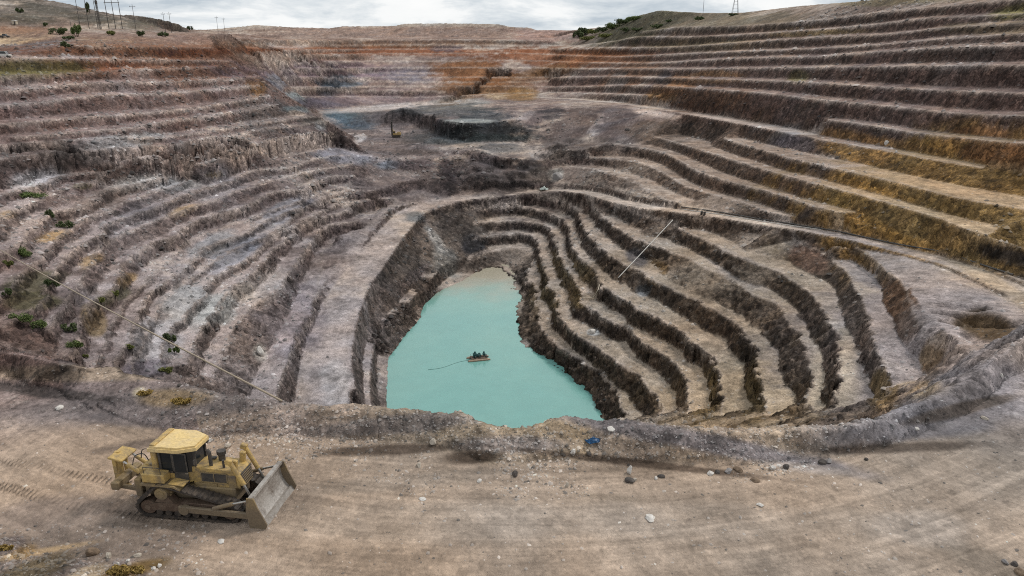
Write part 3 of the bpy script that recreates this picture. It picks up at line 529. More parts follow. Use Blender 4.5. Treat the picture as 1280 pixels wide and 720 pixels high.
# single-colour patches of ore, clay, dust, rubble: (u, v, ru, rv, angle, colour, strength, mode: b both, r faces, t treads)
PAT = [
 (200, 72, 150, 16, 0, (.26, .135, .07), .75, 'b'), (130, 82, 50, 9, 0, (.27, .11, .045), .8, 'b'), (240, 92, 60, 13, 0, (.25, .13, .075), .7, 'b'),
 (40, 84, 62, 9, 0, (.17, .155, .05), .8, 'b'), (20, 92, 40, 5, 0, (.22, .20, .07), .7, 'b'), (150, 52, 50, 8, 0, (.24, .15, .06), .6, 'b'),
 (20, 28, 60, 6, 0, (.28, .14, .08), .5, 'b'),
 (80, 13, 150, 12, 8, (.17, .14, .12), .7, 'b'), (200, 33, 50, 9, 0, (.17, .15, .12), .7, 'b'), (22, 46, 30, 7, 6, (.46, .34, .20), 1, 'b'), (38, 58, 52, 5, 12, (.17, .15, .155), .95, 'b'), (75, 60, 46, 6, 4, (.30, .265, .26), .8, 'b'), (70, 71, 60, 2.2, 0, (.38, .33, .31), .8, 'b'), (20, 36, 34, 4, 0, (.28, .15, .08), .8, 'b'), (60, 12, 26, 5, -10, (.10, .09, .065), .6, 'b'), (30, 22, 26, 5, 0, (.10, .09, .06), .6, 'b'), (120, 24, 20, 5, 0, (.10, .09, .065), .6, 'b'), (180, 32, 20, 5, 0, (.11, .10, .07), .6, 'b'), (30, 103, 20, 7, 0, (.34, .29, .27), .6, 'b'),
 (140, 112, 20, 10, 0, (.34, .28, .27), .7, 'b'), (320, 105, 12, 16, 0, (.24, .15, .07), .8, 'b'), (330, 145, 30, 22, 0, (.26, .22, .205), .8, 'b'),
 (480, 63, 180, 5, 0, (.22, .105, .055), .85, 'b'), (470, 54, 160, 4, 0, (.24, .15, .095), .7, 'b'), (500, 42, 200, 8, 0, (.26, .20, .175), .8, 'b'), (680, 45, 40, 8, 0, (.32, .235, .21), .7, 'b'),
 (400, 73, 80, 4, 0, (.32, .24, .20), .7, 'b'), (360, 56, 30, 5, 0, (.34, .29, .27), .8, 'b'), (560, 60, 20, 4, 0, (.13, .12, .14), .7, 'b'),
 (420, 90, 90, 12, 0, (.235, .19, .21), .8, 'b'), (520, 95, 35, 9, 0, (.24, .23, .26), .7, 'b'), (430, 102, 24, 7, 0, (.19, .22, .25), .8, 'b'), (345, 103, 12, 12, 0, (.32, .33, .36), .7, 'b'),
 (370, 122, 18, 9, 0, (.33, .36, .37), .85, 'b'), (412, 113, 14, 8, 0, (.085, .105, .13), .85, 'b'), (400, 128, 34, 7, 0, (.13, .12, .15), .75, 'b'), (480, 120, 60, 9, 0, (.24, .195, .20), .7, 'b'), (380, 136, 20, 4, 0, (.26, .33, .35), .7, 'b'),
 (435, 148, 30, 9, -12, (.13, .19, .235), .95, 'b'), (458, 150, 18, 9, 0, (.16, .18, .21), .7, 'b'), (500, 147, 36, 11, 0, (.19, .165, .17), .8, 'b'),
 (490, 133, 70, 3.2, 4, (.46, .41, .39), .85, 'b'), (575, 128, 32, 6, 0, (.36, .35, .34), .8, 'b'), (560, 137, 55, 7, 0, (.15, .16, .165), .75, 'b'), (372, 142, 9, 3, 0, (.5, .42, .36), .8, 'b'),
 (620, 118, 14, 5, 0, (.42, .34, .25), .8, 'b'), (600, 108, 60, 9, 0, (.22, .145, .095), .7, 'b'), (640, 100, 70, 6, 18, (.25, .165, .10), .6, 'b'), (700, 86, 50, 8, 22, (.26, .16, .08), .75, 'b'), (590, 92, 46, 14, 0, (.25, .135, .065), .8, 'b'), (690, 70, 70, 10, 0, (.24, .12, .065), .75, 'b'), (655, 117, 18, 8, 0, (.27, .18, .085), .7, 'b'),
 (740, 72, 50, 10, 0, (.30, .165, .095), .7, 'b'), (720, 105, 70, 10, 0, (.23, .17, .15), .7, 'b'), (785, 96, 34, 13, 25, (.36, .21, .125), .85, 'b'), (768, 104, 8, 16, -40, (.40, .35, .33), .7, 'b'), (835, 112, 30, 14, 28, (.36, .19, .075), .85, 'b'), (890, 95, 30, 7, 0, (.32, .19, .09), .7, 'r'), (885, 122, 42, 11, 0, (.33, .185, .10), .8, 'b'), (825, 122, 22, 6, 0, (.36, .22, .09), .8, 'b'), (880, 133, 46, 7, 0, (.30, .165, .095), .8, 'b'), (830, 98, 10, 9, 20, (.13, .115, .12), .7, 'b'),
 (870, 55, 70, 7, 0, (.30, .23, .12), .6, 'b'), (800, 30, 60, 14, 18, (.17, .17, .085), .7, 'b'), (880, 25, 90, 9, 0, (.20, .17, .11), .7, 'b'), (1010, 42, 50, 5, 0, (.28, .20, .085), .6, 'r'), (1000, 96, 12, 7, 0, (.30, .27, .09), .6, 'b'), (1100, 2, 70, 4, 0, (.24, .20, .10), .7, 'b'), (1275, 13, 22, 7, 15, (.28, .25, .08), .8, 'b'), (1260, 35, 60, 6, 0, (.28, .21, .10), .55, 'b'),
 (820, 142, 60, 3.4, -8, (.46, .37, .32), .9, 't'), (910, 152, 60, 4, -8, (.42, .35, .31), .85, 't'), (980, 168, 22, 9, 30, (.34, .32, .32), .7, 'b'),
 (715, 155, 46, 24, 35, (.185, .135, .12), .8, 'b'), (755, 150, 7, 24, -42, (.42, .37, .36), .75, 'b'), (775, 152, 30, 24, -40, (.15, .118, .125), .75, 'b'), (668, 148, 24, 12, 30, (.17, .135, .145), .8, 'b'), (650, 152, 6, 26, -50, (.36, .31, .30), .6, 'b'), (690, 143, 14, 9, 0, (.08, .072, .085), .7, 'b'), (720, 180, 60, 8, 0, (.19, .16, .15), .6, 'b'), (820, 165, 40, 12, 0, (.23, .17, .13), .7, 'b'),
 (610, 163, 62, 13, 0, (.060, .068, .078), .95, 'b'), (560, 170, 40, 9, 0, (.115, .135, .14), .85, 'b'), (620, 172, 50, 6, 0, (.07, .095, .10), .85, 'b'), (530, 165, 30, 9, 15, (.17, .15, .145), .7, 'b'), (625, 185, 34, 8, 0, (.20, .20, .20), .7, 'b'), (610, 147, 26, 9, 0, (.12, .135, .15), .8, 'b'), (590, 151, 30, 2.2, 0, (.38, .40, .38), .7, 'b'), (575, 183, 34, 3, 6, (.40, .34, .29), .7, 'b'), (690, 193, 40, 7, 0, (.36, .31, .28), .7, 'b'), (525, 190, 34, 4, 0, (.19, .15, .135), .85, 'b'), (475, 200, 36, 3, -12, (.40, .36, .36), .7, 'b'), (450, 172, 8, 5, 30, (.5, .47, .46), .8, 'b'),
 (430, 195, 36, 9, -8, (.27, .27, .31), .8, 'b'), (486, 206, 15, 6, 0, (.22, .245, .29), .85, 'b'), (425, 168, 13, 14, 30, (.15, .12, .12), .8, 'b'), (403, 157, 6, 5, 0, (.55, .55, .54), .8, 'b'), (395, 150, 16, 5, 0, (.15, .13, .10), .6, 'b'),
 (605, 218, 70, 20, 0, (.165, .132, .128), .9, 'b'), (560, 212, 14, 20, 25, (.10, .078, .088), .8, 'b'), (520, 208, 28, 8, 0, (.18, .14, .15), .7, 'b'), (625, 222, 26, 14, 0, (.19, .155, .145), .7, 'b'), (660, 206, 16, 9, 0, (.09, .08, .085), .8, 'b'), (694, 219, 9, 7, 0, (.40, .39, .37), .85, 'b'), (675, 218, 16, 8, 0, (.22, .18, .155), .7, 'b'),
 (1090, 180, 60, 10, -10, (.30, .175, .06), .75, 'r'), (1110, 203, 90, 12, -12, (.33, .20, .055), .9, 'r'), (1230, 225, 90, 16, -12, (.31, .20, .06), .9, 'r'), (1180, 245, 110, 14, -14, (.30, .20, .07), .8, 'r'), (1240, 275, 90, 18, -15, (.29, .195, .065), .85, 'r'), (1120, 268, 100, 12, -16, (.28, .185, .065), .75, 'r'), (1180, 297, 80, 12, -17, (.31, .205, .07), .85, 'r'), (1260, 192, 40, 12, 0, (.29, .15, .055), .8, 'r'), (1060, 245, 24, 8, -12, (.30, .20, .06), .7, 'r'), (1045, 253, 12, 6, 0, (.31, .21, .06), .7, 'r'), (1225, 168, 22, 7, 0, (.33, .18, .07), .8, 'r'), (990, 182, 26, 10, 0, (.16, .135, .145), .8, 'r'),
 (1240, 250, 60, 4, -10, (.50, .37, .23), .8, 't'), (1190, 280, 70, 5, -18, (.46, .35, .22), .7, 't'), (1250, 215, 50, 4, -8, (.46, .34, .22), .7, 't'), (1120, 283, 60, 4, -18, (.43, .33, .22), .6, 't'), (1255, 318, 34, 10, -10, (.12, .105, .11), .85, 'b'),
 (960, 282, 260, 3.5, -10, (.46, .39, .32), .6, 't'), (1230, 345, 60, 8, -28, (.44, .355, .255), .8, 't'), (780, 250, 90, 5, -14, (.44, .37, .31), .8, 't'),
 (1100, 330, 110, 24, -18, (.335, .305, .31), .7, 't'), (1130, 395, 50, 46, -50, (.33, .28, .265), .6, 't'), (1232, 408, 24, 14, 0, (.19, .125, .05), .9, 'b'), (1190, 480, 90, 30, 25, (.30, .275, .285), .8, 'b'), (1140, 485, 24, 10, 20, (.45, .34, .2), .7, 't'), (1165, 440, 12, 26, -15, (.28, .18, .06), .75, 'r'), (1100, 480, 16, 26, 0, (.25, .175, .075), .7, 'r'), (1120, 385, 20, 34, 20, (.20, .115, .06), .7, 'r'), (1010, 320, 24, 16, -30, (.19, .11, .075), .6, 'r'), (1085, 315, 20, 5, 0, (.14, .1, .08), .5, 'r'),
 (1040, 470, 26, 60, 0, (.42, .355, .265), .6, 't'), (915, 330, 40, 14, -25, (.38, .335, .315), .6, 't'), (820, 340, 14, 14, 0, (.27, .18, .07), .6, 'r'), (795, 320, 14, 9, -40, (.17, .165, .185), .8, 'b'), (804, 362, 9, 8, 0, (.32, .34, .36), .7, 'b'), (742, 415, 8, 4, 0, (.52, .51, .49), .8, 'b'), (725, 370, 10, 16, 0, (.22, .15, .06), .6, 'r'), (700, 350, 40, 40, 0, (.20, .15, .07), .5, 'r'), (880, 500, 14, 40, 0, (.21, .15, .06), .6, 'r'), (945, 490, 14, 40, 0, (.20, .145, .06), .6, 'r'),
 (650, 425, 12, 18, 0, (.36, .31, .29), .6, 't'), (590, 305, 16, 14, 0, (.06, .07, .10), .85, 'b'), (575, 280, 30, 26, 0, (.17, .155, .15), .6, 'b'), (555, 325, 16, 26, 30, (.33, .335, .325), .75, 'b'), (545, 300, 6, 22, 35, (.50, .48, .45), .75, 'b'), (519, 271, 12, 8, 0, (.18, .19, .19), .7, 'b'), (512, 330, 36, 32, 40, (.20, .175, .16), .6, 'b'), (520, 345, 26, 8, 40, (.30, .25, .255), .5, 'b'),
 (430, 430, 40, 80, -14, (.36, .315, .305), .7, 't'), (420, 480, 16, 30, 0, (.44, .41, .395), .6, 't'), (470, 310, 24, 42, -35, (.37, .32, .30), .7, 't'), (540, 255, 60, 6, 8, (.36, .31, .29), .7, 't'),
 (190, 260, 60, 14, 25, (.30, .27, .275), .6, 'b'), (265, 228, 40, 18, 10, (.36, .335, .345), .7, 'b'), (45, 225, 26, 11, 8, (.44, .42, .425), .9, 'b'), (175, 227, 30, 9, 5, (.50, .475, .44), .75, 'b'), (215, 232, 24, 6, 0, (.43, .44, .45), .7, 'b'), (150, 178, 50, 9, 5, (.37, .37, .36), .6, 'b'), (130, 250, 46, 10, 20, (.29, .22, .17), .5, 'b'), (140, 217, 30, 8, 0, (.27, .185, .14), .6, 'b'), (205, 205, 60, 6, 0, (.27, .175, .13), .6, 'b'), (265, 190, 40, 10, 0, (.255, .175, .13), .65, 'b'), (60, 195, 70, 14, 0, (.215, .165, .145), .6, 'b'), (25, 200, 50, 10, 0, (.20, .15, .13), .6, 'b'),
 (290, 320, 34, 14, 30, (.27, .285, .33), .8, 'b'), (265, 305, 30, 9, 25, (.33, .345, .37), .7, 'b'), (355, 265, 46, 10, 30, (.33, .335, .37), .6, 'b'), (240, 380, 30, 30, 40, (.36, .37, .375), .75, 'b'), (275, 385, 26, 18, 40, (.40, .42, .42), .75, 'b'), (200, 425, 26, 26, 0, (.42, .41, .42), .7, 'b'), (185, 460, 24, 10, 0, (.24, .215, .25), .8, 'b'), (360, 400, 40, 40, 40, (.29, .255, .275), .7, 'b'), (330, 360, 30, 20, 30, (.43, .40, .38), .5, 'b'), (305, 365, 14, 12, 0, (.44, .40, .36), .7, 'b'), (325, 440, 8, 12, 0, (.55, .53, .5), .8, 'b'), (130, 365, 20, 10, 0, (.38, .345, .35), .7, 'b'),
 (68, 295, 17, 6, 8, (.40, .26, .07), .62, 'b'), (115, 325, 13, 6, 20, (.38, .26, .10), .62, 'b'), (10, 268, 12, 6, 0, (.36, .24, .08), .62, 'b'), (232, 263, 16, 5, 15, (.40, .29, .16), .7, 'b'), (160, 348, 10, 6, 20, (.42, .28, .09), .62, 'b'), (118, 400, 9, 15, 0, (.38, .28, .14), .7, 'b'), (103, 232, 9, 3, 0, (.24, .21, .08), .7, 'b'), (50, 350, 24, 9, 0, (.15, .145, .06), .7, 'b'), (40, 376, 20, 8, -10, (.19, .18, .07), .7, 'b'), (146, 366, 10, 6, 0, (.16, .16, .07), .6, 'b'), (130, 375, 8, 5, 0, (.15, .16, .06), .7, 'b'), (268, 217, 8, 3, 0, (.4, .3, .16), .6, 'b'),
 # berm and near road
 (250, 500, 290, 22, -6, (.215, .188, .188), .85, 'b'), (100, 466, 120, 9, -14, (.40, .315, .225), .75, 'b'), (215, 497, 40, 12, -12, (.27, .20, .11), .8, 'b'), (175, 490, 8, 6, 0, (.52, .45, .33), .8, 'b'), (480, 532, 130, 12, -1, (.205, .18, .175), .8, 'b'), (640, 556, 80, 12, 0, (.31, .272, .262), .8, 'b'), (900, 556, 210, 14, -2, (.235, .215, .23), .9, 'b'), (1150, 530, 110, 16, 26, (.25, .228, .235), .85, 'b'),
 (590, 571, 36, 9, 0, (.125, .092, .068), .9, 'b'), (480, 562, 100, 7, -4, (.135, .10, .075), .85, 'b'), (800, 580, 220, 4.5, 0, (.15, .112, .085), .85, 'b'), (1100, 561, 90, 6, 18, (.15, .115, .09), .85, 'b'), (1210, 510, 60, 6, 32, (.16, .125, .10), .8, 'b'), (40, 488, 90, 6, -24, (.10, .085, .08), .85, 'b'), (230, 548, 110, 6, -5, (.16, .13, .115), .7, 'b'), (150, 525, 60, 8, -20, (.22, .195, .20), .7, 'b'),
 (130, 675, 190, 34, -8, (.195, .165, .15), .75, 'b'), (60, 640, 110, 22, -15, (.24, .20, .185), .6, 'b'), (50, 690, 60, 4, -12, (.44, .33, .19), .8, 'b'), (40, 712, 50, 14, 0, (.17, .135, .075), .8, 'b'), (165, 712, 36, 8, -6, (.22, .145, .04), .85, 'b'), (110, 716, 22, 8, 0, (.46, .37, .25), .7, 'b'), (30, 690, 14, 8, 0, (.30, .2, .07), .7, 'b'),
 (1250, 710, 60, 16, 0, (.27, .225, .18), .6, 'b'), (1150, 660, 60, 22, 20, (.43, .375, .33), .5, 'b'), (1010, 585, 60, 7, 6, (.42, .365, .325), .6, 'b'), (640, 650, 560, 26, 0, (.385, .325, .272), .6, 'b'), (520, 600, 160, 10, 0, (.30, .25, .205), .6, 'b'), (760, 622, 60, 4, 0, (.25, .2, .15), .5, 'b'),
]
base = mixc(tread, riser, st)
# packed dirt of the near haul road
road_c = C([.368, .302, .245]); onroad = nearw*(1-sstep(.07, .26, Z))*(1-.5*st)
base = mixc(base, road_c.astype(np.float32), onroad)
base = mixc(base, C([.40, .345, .30]).astype(np.float32), .7*Rd)
base = mixc(base, C([.40, .35, .315]).astype(np.float32), .75*np.clip(Em, 0, 1)*np.interp(R0, [60, 300], [.35, .85])*(1-.1*sstep(50, 64, X)))
for u, v, ru, rv, ang, col, s, mode in PAT:
    w = patch(u, v, ru, rv, .4 if mode == 'r' else .55, ang)
    if w is None: continue
    sl, w = w
    if mode == 'r': w = w*sstep(.15, .55, st[sl])
    if mode == 't': w = w*(1-sstep(.3, .75, st[sl]))
    cc = C(col, dtype=np.float32); g_ = cc.mean(); cc = g_+(cc-g_)*.85
    if mode != 'r' and g_ < .24 and 130 < v < 480: cc = cc*.8
    elif mode != 'r' and v <= 130 and 300 < u < 760: cc = g_+(C(col)-g_)*1.3; cc = cc.astype(np.float32)*1.02
    if mode == 'r': cc = cc*.85; s = min(1, s*1.15)
    dk = np.ones(1, np.float32) if mode != 'b' else (1-.60*st[sl])[..., None]  # patch colour darkened on steep faces, shade painted in
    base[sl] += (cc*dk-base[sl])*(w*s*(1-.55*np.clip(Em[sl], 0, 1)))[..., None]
rib = vnoise(X*.45, Y*.45, Z*.12, 771)+.6*vnoise(X*1.1, Y*1.1, Z*.4, 772)
base = base*(1+.26*st*rib)[..., None]
base = base*(1+onroad*(.15*WHEEL-.6*np.maximum(0, TRK)))[..., None]
# mottling, pebbles, dust streaks
base = base*(1+(.16*n1+.20*n2+.20*n3)*(1-.55*onroad))[..., None].clip(.45, 1.7)
sp = vnoise(X*2.3, Y*2.3, Z*2.3, 701)*np.interp(R0, [60, 200], [1, .6]); base = base*(1-.35*sstep(.55, .8, sp)*(1-nearw*.6))[..., None]
sp2 = vnoise(X*1.7+9, Y*1.7, Z*1.7, 733); base = mixc(base, C([.46, .43, .40]).astype(np.float32), .28*sstep(.62, .8, sp2)*(1-st*.5)*(1-nearw))
hue = fbm(X, Y, Z, 11, 3, .5, 761); base = base*np.stack([1+.05*hue, np.ones_like(hue), 1-.06*hue], -1)
vio = (.5+.5*sstep(20, -60, X))*(1-nearw*.6)*(R0 < 480)      # violet-grey country rock, most of it on the left wall
base = base*np.stack([1-.008*vio, 1-.020*vio, 1-.002*vio], -1)
base = .25*(np.maximum(base, .004)/.25)**1.38*.82
mn_ = base.mean(-1, keepdims=True); base = mn_+(base-mn_)*.86
base = np.clip(base, .012, .6)

# ------------------------------------------------------------------ node helpers
def mat(name):
    m = bpy.data.materials.new(name); m.use_nodes = True; nt = m.node_tree; b = nt.nodes['Principled BSDF']; return m, nt, b
def link(nt, a, b): nt.links.new(a, b)
def noise(nt, scale, detail=4, rough=.6, coord=None):
    n = nt.nodes.new('ShaderNodeTexNoise'); n.inputs['Scale'].default_value = scale; n.inputs['Detail'].default_value = detail; n.inputs['Roughness'].default_value = rough
    if coord is not None: link(nt, coord, n.inputs['Vector'])
    return n
def ramp(nt, fac, stops):
    r = nt.nodes.new('ShaderNodeValToRGB'); e = r.color_ramp.elements
    while len(e) < len(stops): e.new(.5)
    for el, (p, c) in zip(e, stops): el.position = p; el.color = (*c, 1) if len(c) == 3 else c
    link(nt, fac, r.inputs['Fac']); return r
def mult(nt, a, b, mode='MULTIPLY', fac=1.0):
    m = nt.nodes.new('ShaderNodeMix'); m.data_type = 'RGBA'; m.blend_type = mode; m.inputs[0].default_value = fac
    link(nt, a, m.inputs[6]); link(nt, b, m.inputs[7]); return m.outputs[2]

# ------------------------------------------------------------------ terrain mesh
me = bpy.data.meshes.new('ground')
nv = NS*NR; co = np.stack([X, Y, Z], -1).reshape(-1, 3).astype(np.float32)
me.vertices.add(nv); me.vertices.foreach_set('co', co.ravel())
idx = np.arange(nv, dtype=np.int32).reshape(NS, NR)
q = np.stack([idx[:-1, :-1], idx[:-1, 1:], idx[1:, 1:], idx[1:, :-1]], -1).reshape(-1, 4)
me.loops.add(q.size); me.loops.foreach_set('vertex_index', q.ravel())
me.polygons.add(len(q)); me.polygons.foreach_set('loop_start', np.arange(0, q.size, 4, dtype=np.int32))
me.polygons.foreach_set('use_smooth', np.ones(len(q), bool))
at = me.attributes.new('rock_colour', 'FLOAT_COLOR', 'POINT')
at.data.foreach_set('color', np.concatenate([base.reshape(-1, 3), st.reshape(-1, 1)], 1).astype(np.float32).ravel())
a2 = me.attributes.new('packed', 'FLOAT', 'POINT'); a2.data.foreach_set('value', onroad.astype(np.float32).ravel())
me.update()
ground = bpy.data.objects.new('ground', me); COL.objects.link(ground); ground['kind'] = 'structure'
m, nt, b = mat('pit_rock')
a = nt.nodes.new('ShaderNodeAttribute'); a.attribute_name = 'rock_colour'
tc = nt.nodes.new('ShaderNodeTexCoord')
nA = noise(nt, 3.5, 8, .78, tc.outputs['Object']); nB = noise(nt, .6, 5, .65, tc.outputs['Object'])
rA = ramp(nt, nA.outputs['Fac'], [(.34, (.45, .45, .45)), (.5, (1, 1, 1)), (.66, (1.5, 1.5, 1.5))])
rB = ramp(nt, nB.outputs['Fac'], [(.3, (.84, .83, .82)), (.7, (1.15, 1.15, 1.15))])
vo = nt.nodes.new('ShaderNodeTexVoronoi'); vo.inputs['Scale'].default_value = 2.6; link(nt, tc.outputs['Object'], vo.inputs['Vector'])
rV = ramp(nt, vo.outputs['Distance'], [(.0, (1.35, 1.33, 1.3)), (.16, (1.3, 1.28, 1.26)), (.24, (.88, .88, .88)), (.6, (1, 1, 1))])
pk = nt.nodes.new('ShaderNodeAttribute'); pk.attribute_name = 'packed'
pf = nt.nodes.new('ShaderNodeMapRange'); link(nt, pk.outputs['Fac'], pf.inputs[0]); pf.inputs[3].default_value = 1.0; pf.inputs[4].default_value = .45
mA = nt.nodes.new('ShaderNodeMix'); mA.data_type = 'RGBA'; mA.blend_type = 'MULTIPLY'; link(nt, pf.outputs[0], mA.inputs[0]); link(nt, a.outputs['Color'], mA.inputs[6]); link(nt, rA.outputs['Color'], mA.inputs[7])
mV = nt.nodes.new('ShaderNodeMix'); mV.data_type = 'RGBA'; mV.blend_type = 'MULTIPLY'; link(nt, pf.outputs[0], mV.inputs[0]); link(nt, mult(nt, mA.outputs[2], rB.outputs['Color']), mV.inputs[6]); link(nt, rV.outputs['Color'], mV.inputs[7])
c = mV.outputs[2]
# fractured blocks on the bench faces: every block its own tone, cracks between
wv = nt.nodes.new('ShaderNodeVectorMath'); wv.operation = 'MULTIPLY_ADD'; wn_ = noise(nt, .9, 3, .6, tc.outputs['Object']); link(nt, wn_.outputs['Color'], wv.inputs[0]); wv.inputs[1].default_value = (1.6, 1.6, 1.6); link(nt, tc.outputs['Object'], wv.inputs[2])
blocks = []
for sc_, seed_ in ((.62, 0), (1.7, 1)):
    v_ = nt.nodes.new('ShaderNodeTexVoronoi'); v_.inputs['Scale'].default_value = sc_; link(nt, wv.outputs[0], v_.inputs['Vector']); blocks.append(v_)
    sr = nt.nodes.new('ShaderNodeSeparateColor'); link(nt, v_.outputs['Color'], sr.inputs[0])
    r_b = ramp(nt, sr.outputs[0], [(0, (.42, .41, .41)), (.5, (.95, .95, .95)), (1, (1.65, 1.62, 1.58))])
    mxb = nt.nodes.new('ShaderNodeMix'); mxb.data_type = 'RGBA'; mxb.blend_type = 'MULTIPLY'; fa = nt.nodes.new('ShaderNodeMath'); fa.operation = 'MULTIPLY_ADD'; link(nt, a.outputs['Alpha'], fa.inputs[0]); fa.inputs[1].default_value = .62; fa.inputs[2].default_value = .12
    link(nt, fa.outputs[0], mxb.inputs[0]); link(nt, c, mxb.inputs[6]); link(nt, r_b.outputs['Color'], mxb.inputs[7]); c = mxb.outputs[2]
link(nt, c, b.inputs['Base Color']); b.inputs['Roughness'].default_value = .95; b.inputs['Specular IOR Level'].default_value = .15
bp = nt.nodes.new('ShaderNodeBump'); bp.inputs['Strength'].default_value = .85; bp.inputs['Distance'].default_value = .3
nC = noise(nt, 1.6, 8, .72, tc.outputs['Object']); link(nt, nC.outputs['Fac'], bp.inputs['Height'])
b2p = nt.nodes.new('ShaderNodeBump'); b2p.inputs['Strength'].default_value = .9; b2p.inputs['Distance'].default_value = .7; b2p.invert = True
hm_ = nt.nodes.new('ShaderNodeMath'); hm_.operation = 'MULTIPLY'; link(nt, blocks[0].outputs['Distance'], hm_.inputs[0]); link(nt, a.outputs['Alpha'], hm_.inputs[1])
link(nt, hm_.outputs[0], b2p.inputs['Height']); link(nt, bp.outputs['Normal'], b2p.inputs['Normal']); link(nt, b2p.outputs['Normal'], b.inputs['Normal'])
me.materials.append(m)

# ------------------------------------------------------------------ lake
def mesh_obj(name, bm, material, parent=None, smooth=False):
    me = bpy.data.meshes.new(name); bm.to_mesh(me); bm.free()
    if smooth:
        for p in me.polygons: p.use_smooth = True
    o = bpy.data.objects.new(name, me); COL.objects.link(o); o.parent = parent
    for mm in (material if isinstance(material, (list, tuple)) else [material]): me.materials.append(mm)
    return o
bm = bmesh.new()
lake = [(-36, 112), (-10, 108), (14, 110), (30, 118), (30, 150), (22, 175), (16, 195), (14, 215), (12, 250), (-6, 256), (-30, 240), (-46, 205), (-48, 170), (-44, 130)]
vs = [bm.verts.new((x, y, W)) for x, y in lake]; bm.faces.new(vs); bmesh.ops.triangulate(bm, faces=bm.faces)
wm, nt, b = mat('pit_water')
tc = nt.nodes.new('ShaderNodeTexCoord'); sx = nt.nodes.new('ShaderNodeSeparateXYZ'); link(nt, tc.outputs['Object'], sx.inputs[0])
n = noise(nt, .05, 5, .6, tc.outputs['Object']); n2_ = noise(nt, .22, 4, .6, tc.outputs['Object'])
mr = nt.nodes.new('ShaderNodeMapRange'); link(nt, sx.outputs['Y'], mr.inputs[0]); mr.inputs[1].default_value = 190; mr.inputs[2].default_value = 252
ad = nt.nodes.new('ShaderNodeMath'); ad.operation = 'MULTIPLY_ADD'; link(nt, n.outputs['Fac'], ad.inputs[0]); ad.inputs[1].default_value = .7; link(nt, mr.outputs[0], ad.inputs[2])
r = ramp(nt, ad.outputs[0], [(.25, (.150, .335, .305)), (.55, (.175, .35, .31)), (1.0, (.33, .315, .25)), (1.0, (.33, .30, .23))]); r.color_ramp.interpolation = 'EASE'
r2 = ramp(nt, n2_.outputs['Fac'], [(.3, (.94, .95, .95)), (.7, (1.05, 1.04, 1.04))])
link(nt, mult(nt, r.outputs['Color'], r2.outputs['Color']), b.inputs['Base Color'])
b.inputs['Roughness'].default_value = .14; b.inputs['Specular IOR Level'].default_value = .5
bp = nt.nodes.new('ShaderNodeBump'); bp.inputs['Strength'].default_value = .35; bp.inputs['Distance'].default_value = .08
n3_ = noise(nt, 1.3, 4, .6, tc.outputs['Object']); link(nt, n3_.outputs['Fac'], bp.inputs['Height']); link(nt, bp.outputs['Normal'], b.inputs['Normal'])
o = mesh_obj('water', bm, wm); o['kind'] = 'structure'
# ------------------------------------------------------------------ building helpers
class MB:
    def __init__(s): s.bm = bmesh.new()
    def _place(s, vs, M): bmesh.ops.transform(s.bm, matrix=M, verts=vs)
    def box(s, c, d, rot=(0, 0, 0), bev=.0):
        r = bmesh.ops.create_cube(s.bm, size=1); vs = r['verts']
        bmesh.ops.scale(s.bm, vec=d, verts=vs)
        if bev:
            es = list({e for v in vs for e in v.link_edges}); g = bmesh.ops.bevel(s.bm, geom=es, offset=bev, segments=1, affect='EDGES'); vs = list({v for f in g['faces'] for v in f.verts} | {v for v in vs if v.is_valid})
        s._place([v for v in vs if v.is_valid], Matrix.Translation(c) @ Euler(rot).to_matrix().to_4x4()); return s
    def prism(s, prof, y0, y1, axis='y'):
        """profile in (x, z), swept along y (or in (x, y), swept along z)"""
        P = (lambda a, b, t: (a, t, b)) if axis == 'y' else (lambda a, b, t: (a, b, t))
        A_ = [s.bm.verts.new(P(a, b, y0)) for a, b in prof]; B_ = [s.bm.verts.new(P(a, b, y1)) for a, b in prof]
        n = len(prof); s.bm.faces.new(A_); s.bm.faces.new(B_[::-1])
        for i in range(n): s.bm.faces.new((A_[i], B_[i], B_[(i+1) % n], A_[(i+1) % n]))
        return s
    def cyl(s, a, b, r0, r1=None, n=12):
        a, b = Vector(a), Vector(b); r1 = r0 if r1 is None else r1
        r = bmesh.ops.create_cone(s.bm, cap_ends=True, segments=n, radius1=r0, radius2=r1, depth=(b-a).length)
        s._place(r['verts'], Matrix.Translation((a+b)/2) @ (b-a).to_track_quat('Z', 'Y').to_matrix().to_4x4()); return s
    def tube(s, pts, r, n=8):
        pts = [Vector(p) for p in pts]; rings = []
        for i, p in enumerate(pts):
            t = (pts[min(i+1, len(pts)-1)]-pts[max(i-1, 0)]).normalized(); q = t.to_track_quat('Z', 'Y'); rad = r[i] if isinstance(r, (list, tuple)) else r
            rings.append([s.bm.verts.new(p+q @ Vector((math.cos(2*math.pi*k/n)*rad, math.sin(2*math.pi*k/n)*rad, 0))) for k in range(n)])
        for A_, B_ in zip(rings, rings[1:]):
            for k in range(n): s.bm.faces.new((A_[k], A_[(k+1) % n], B_[(k+1) % n], B_[k]))
        s.bm.faces.new(rings[0][::-1]); s.bm.faces.new(rings[-1]); return s
    def done(s, name, material, parent=None, smooth=False):
        bmesh.ops.recalc_face_normals(s.bm, faces=s.bm.faces); return mesh_obj(name, s.bm, material, parent, smooth)
def tag(o, label, cat, group=None, kind=None):
    if label: o['label'] = label
    if cat: o['category'] = cat
    if group: o['group'] = group
    if kind: o['kind'] = kind
    return o
def thing(name, label, cat, loc, rz=0.0, group=None):
    o = bpy.data.objects.new(name, None); COL.objects.link(o); o.location = loc; o.rotation_euler = (0, 0, rz); o.empty_display_size = .5
    return tag(o, label, cat, group)
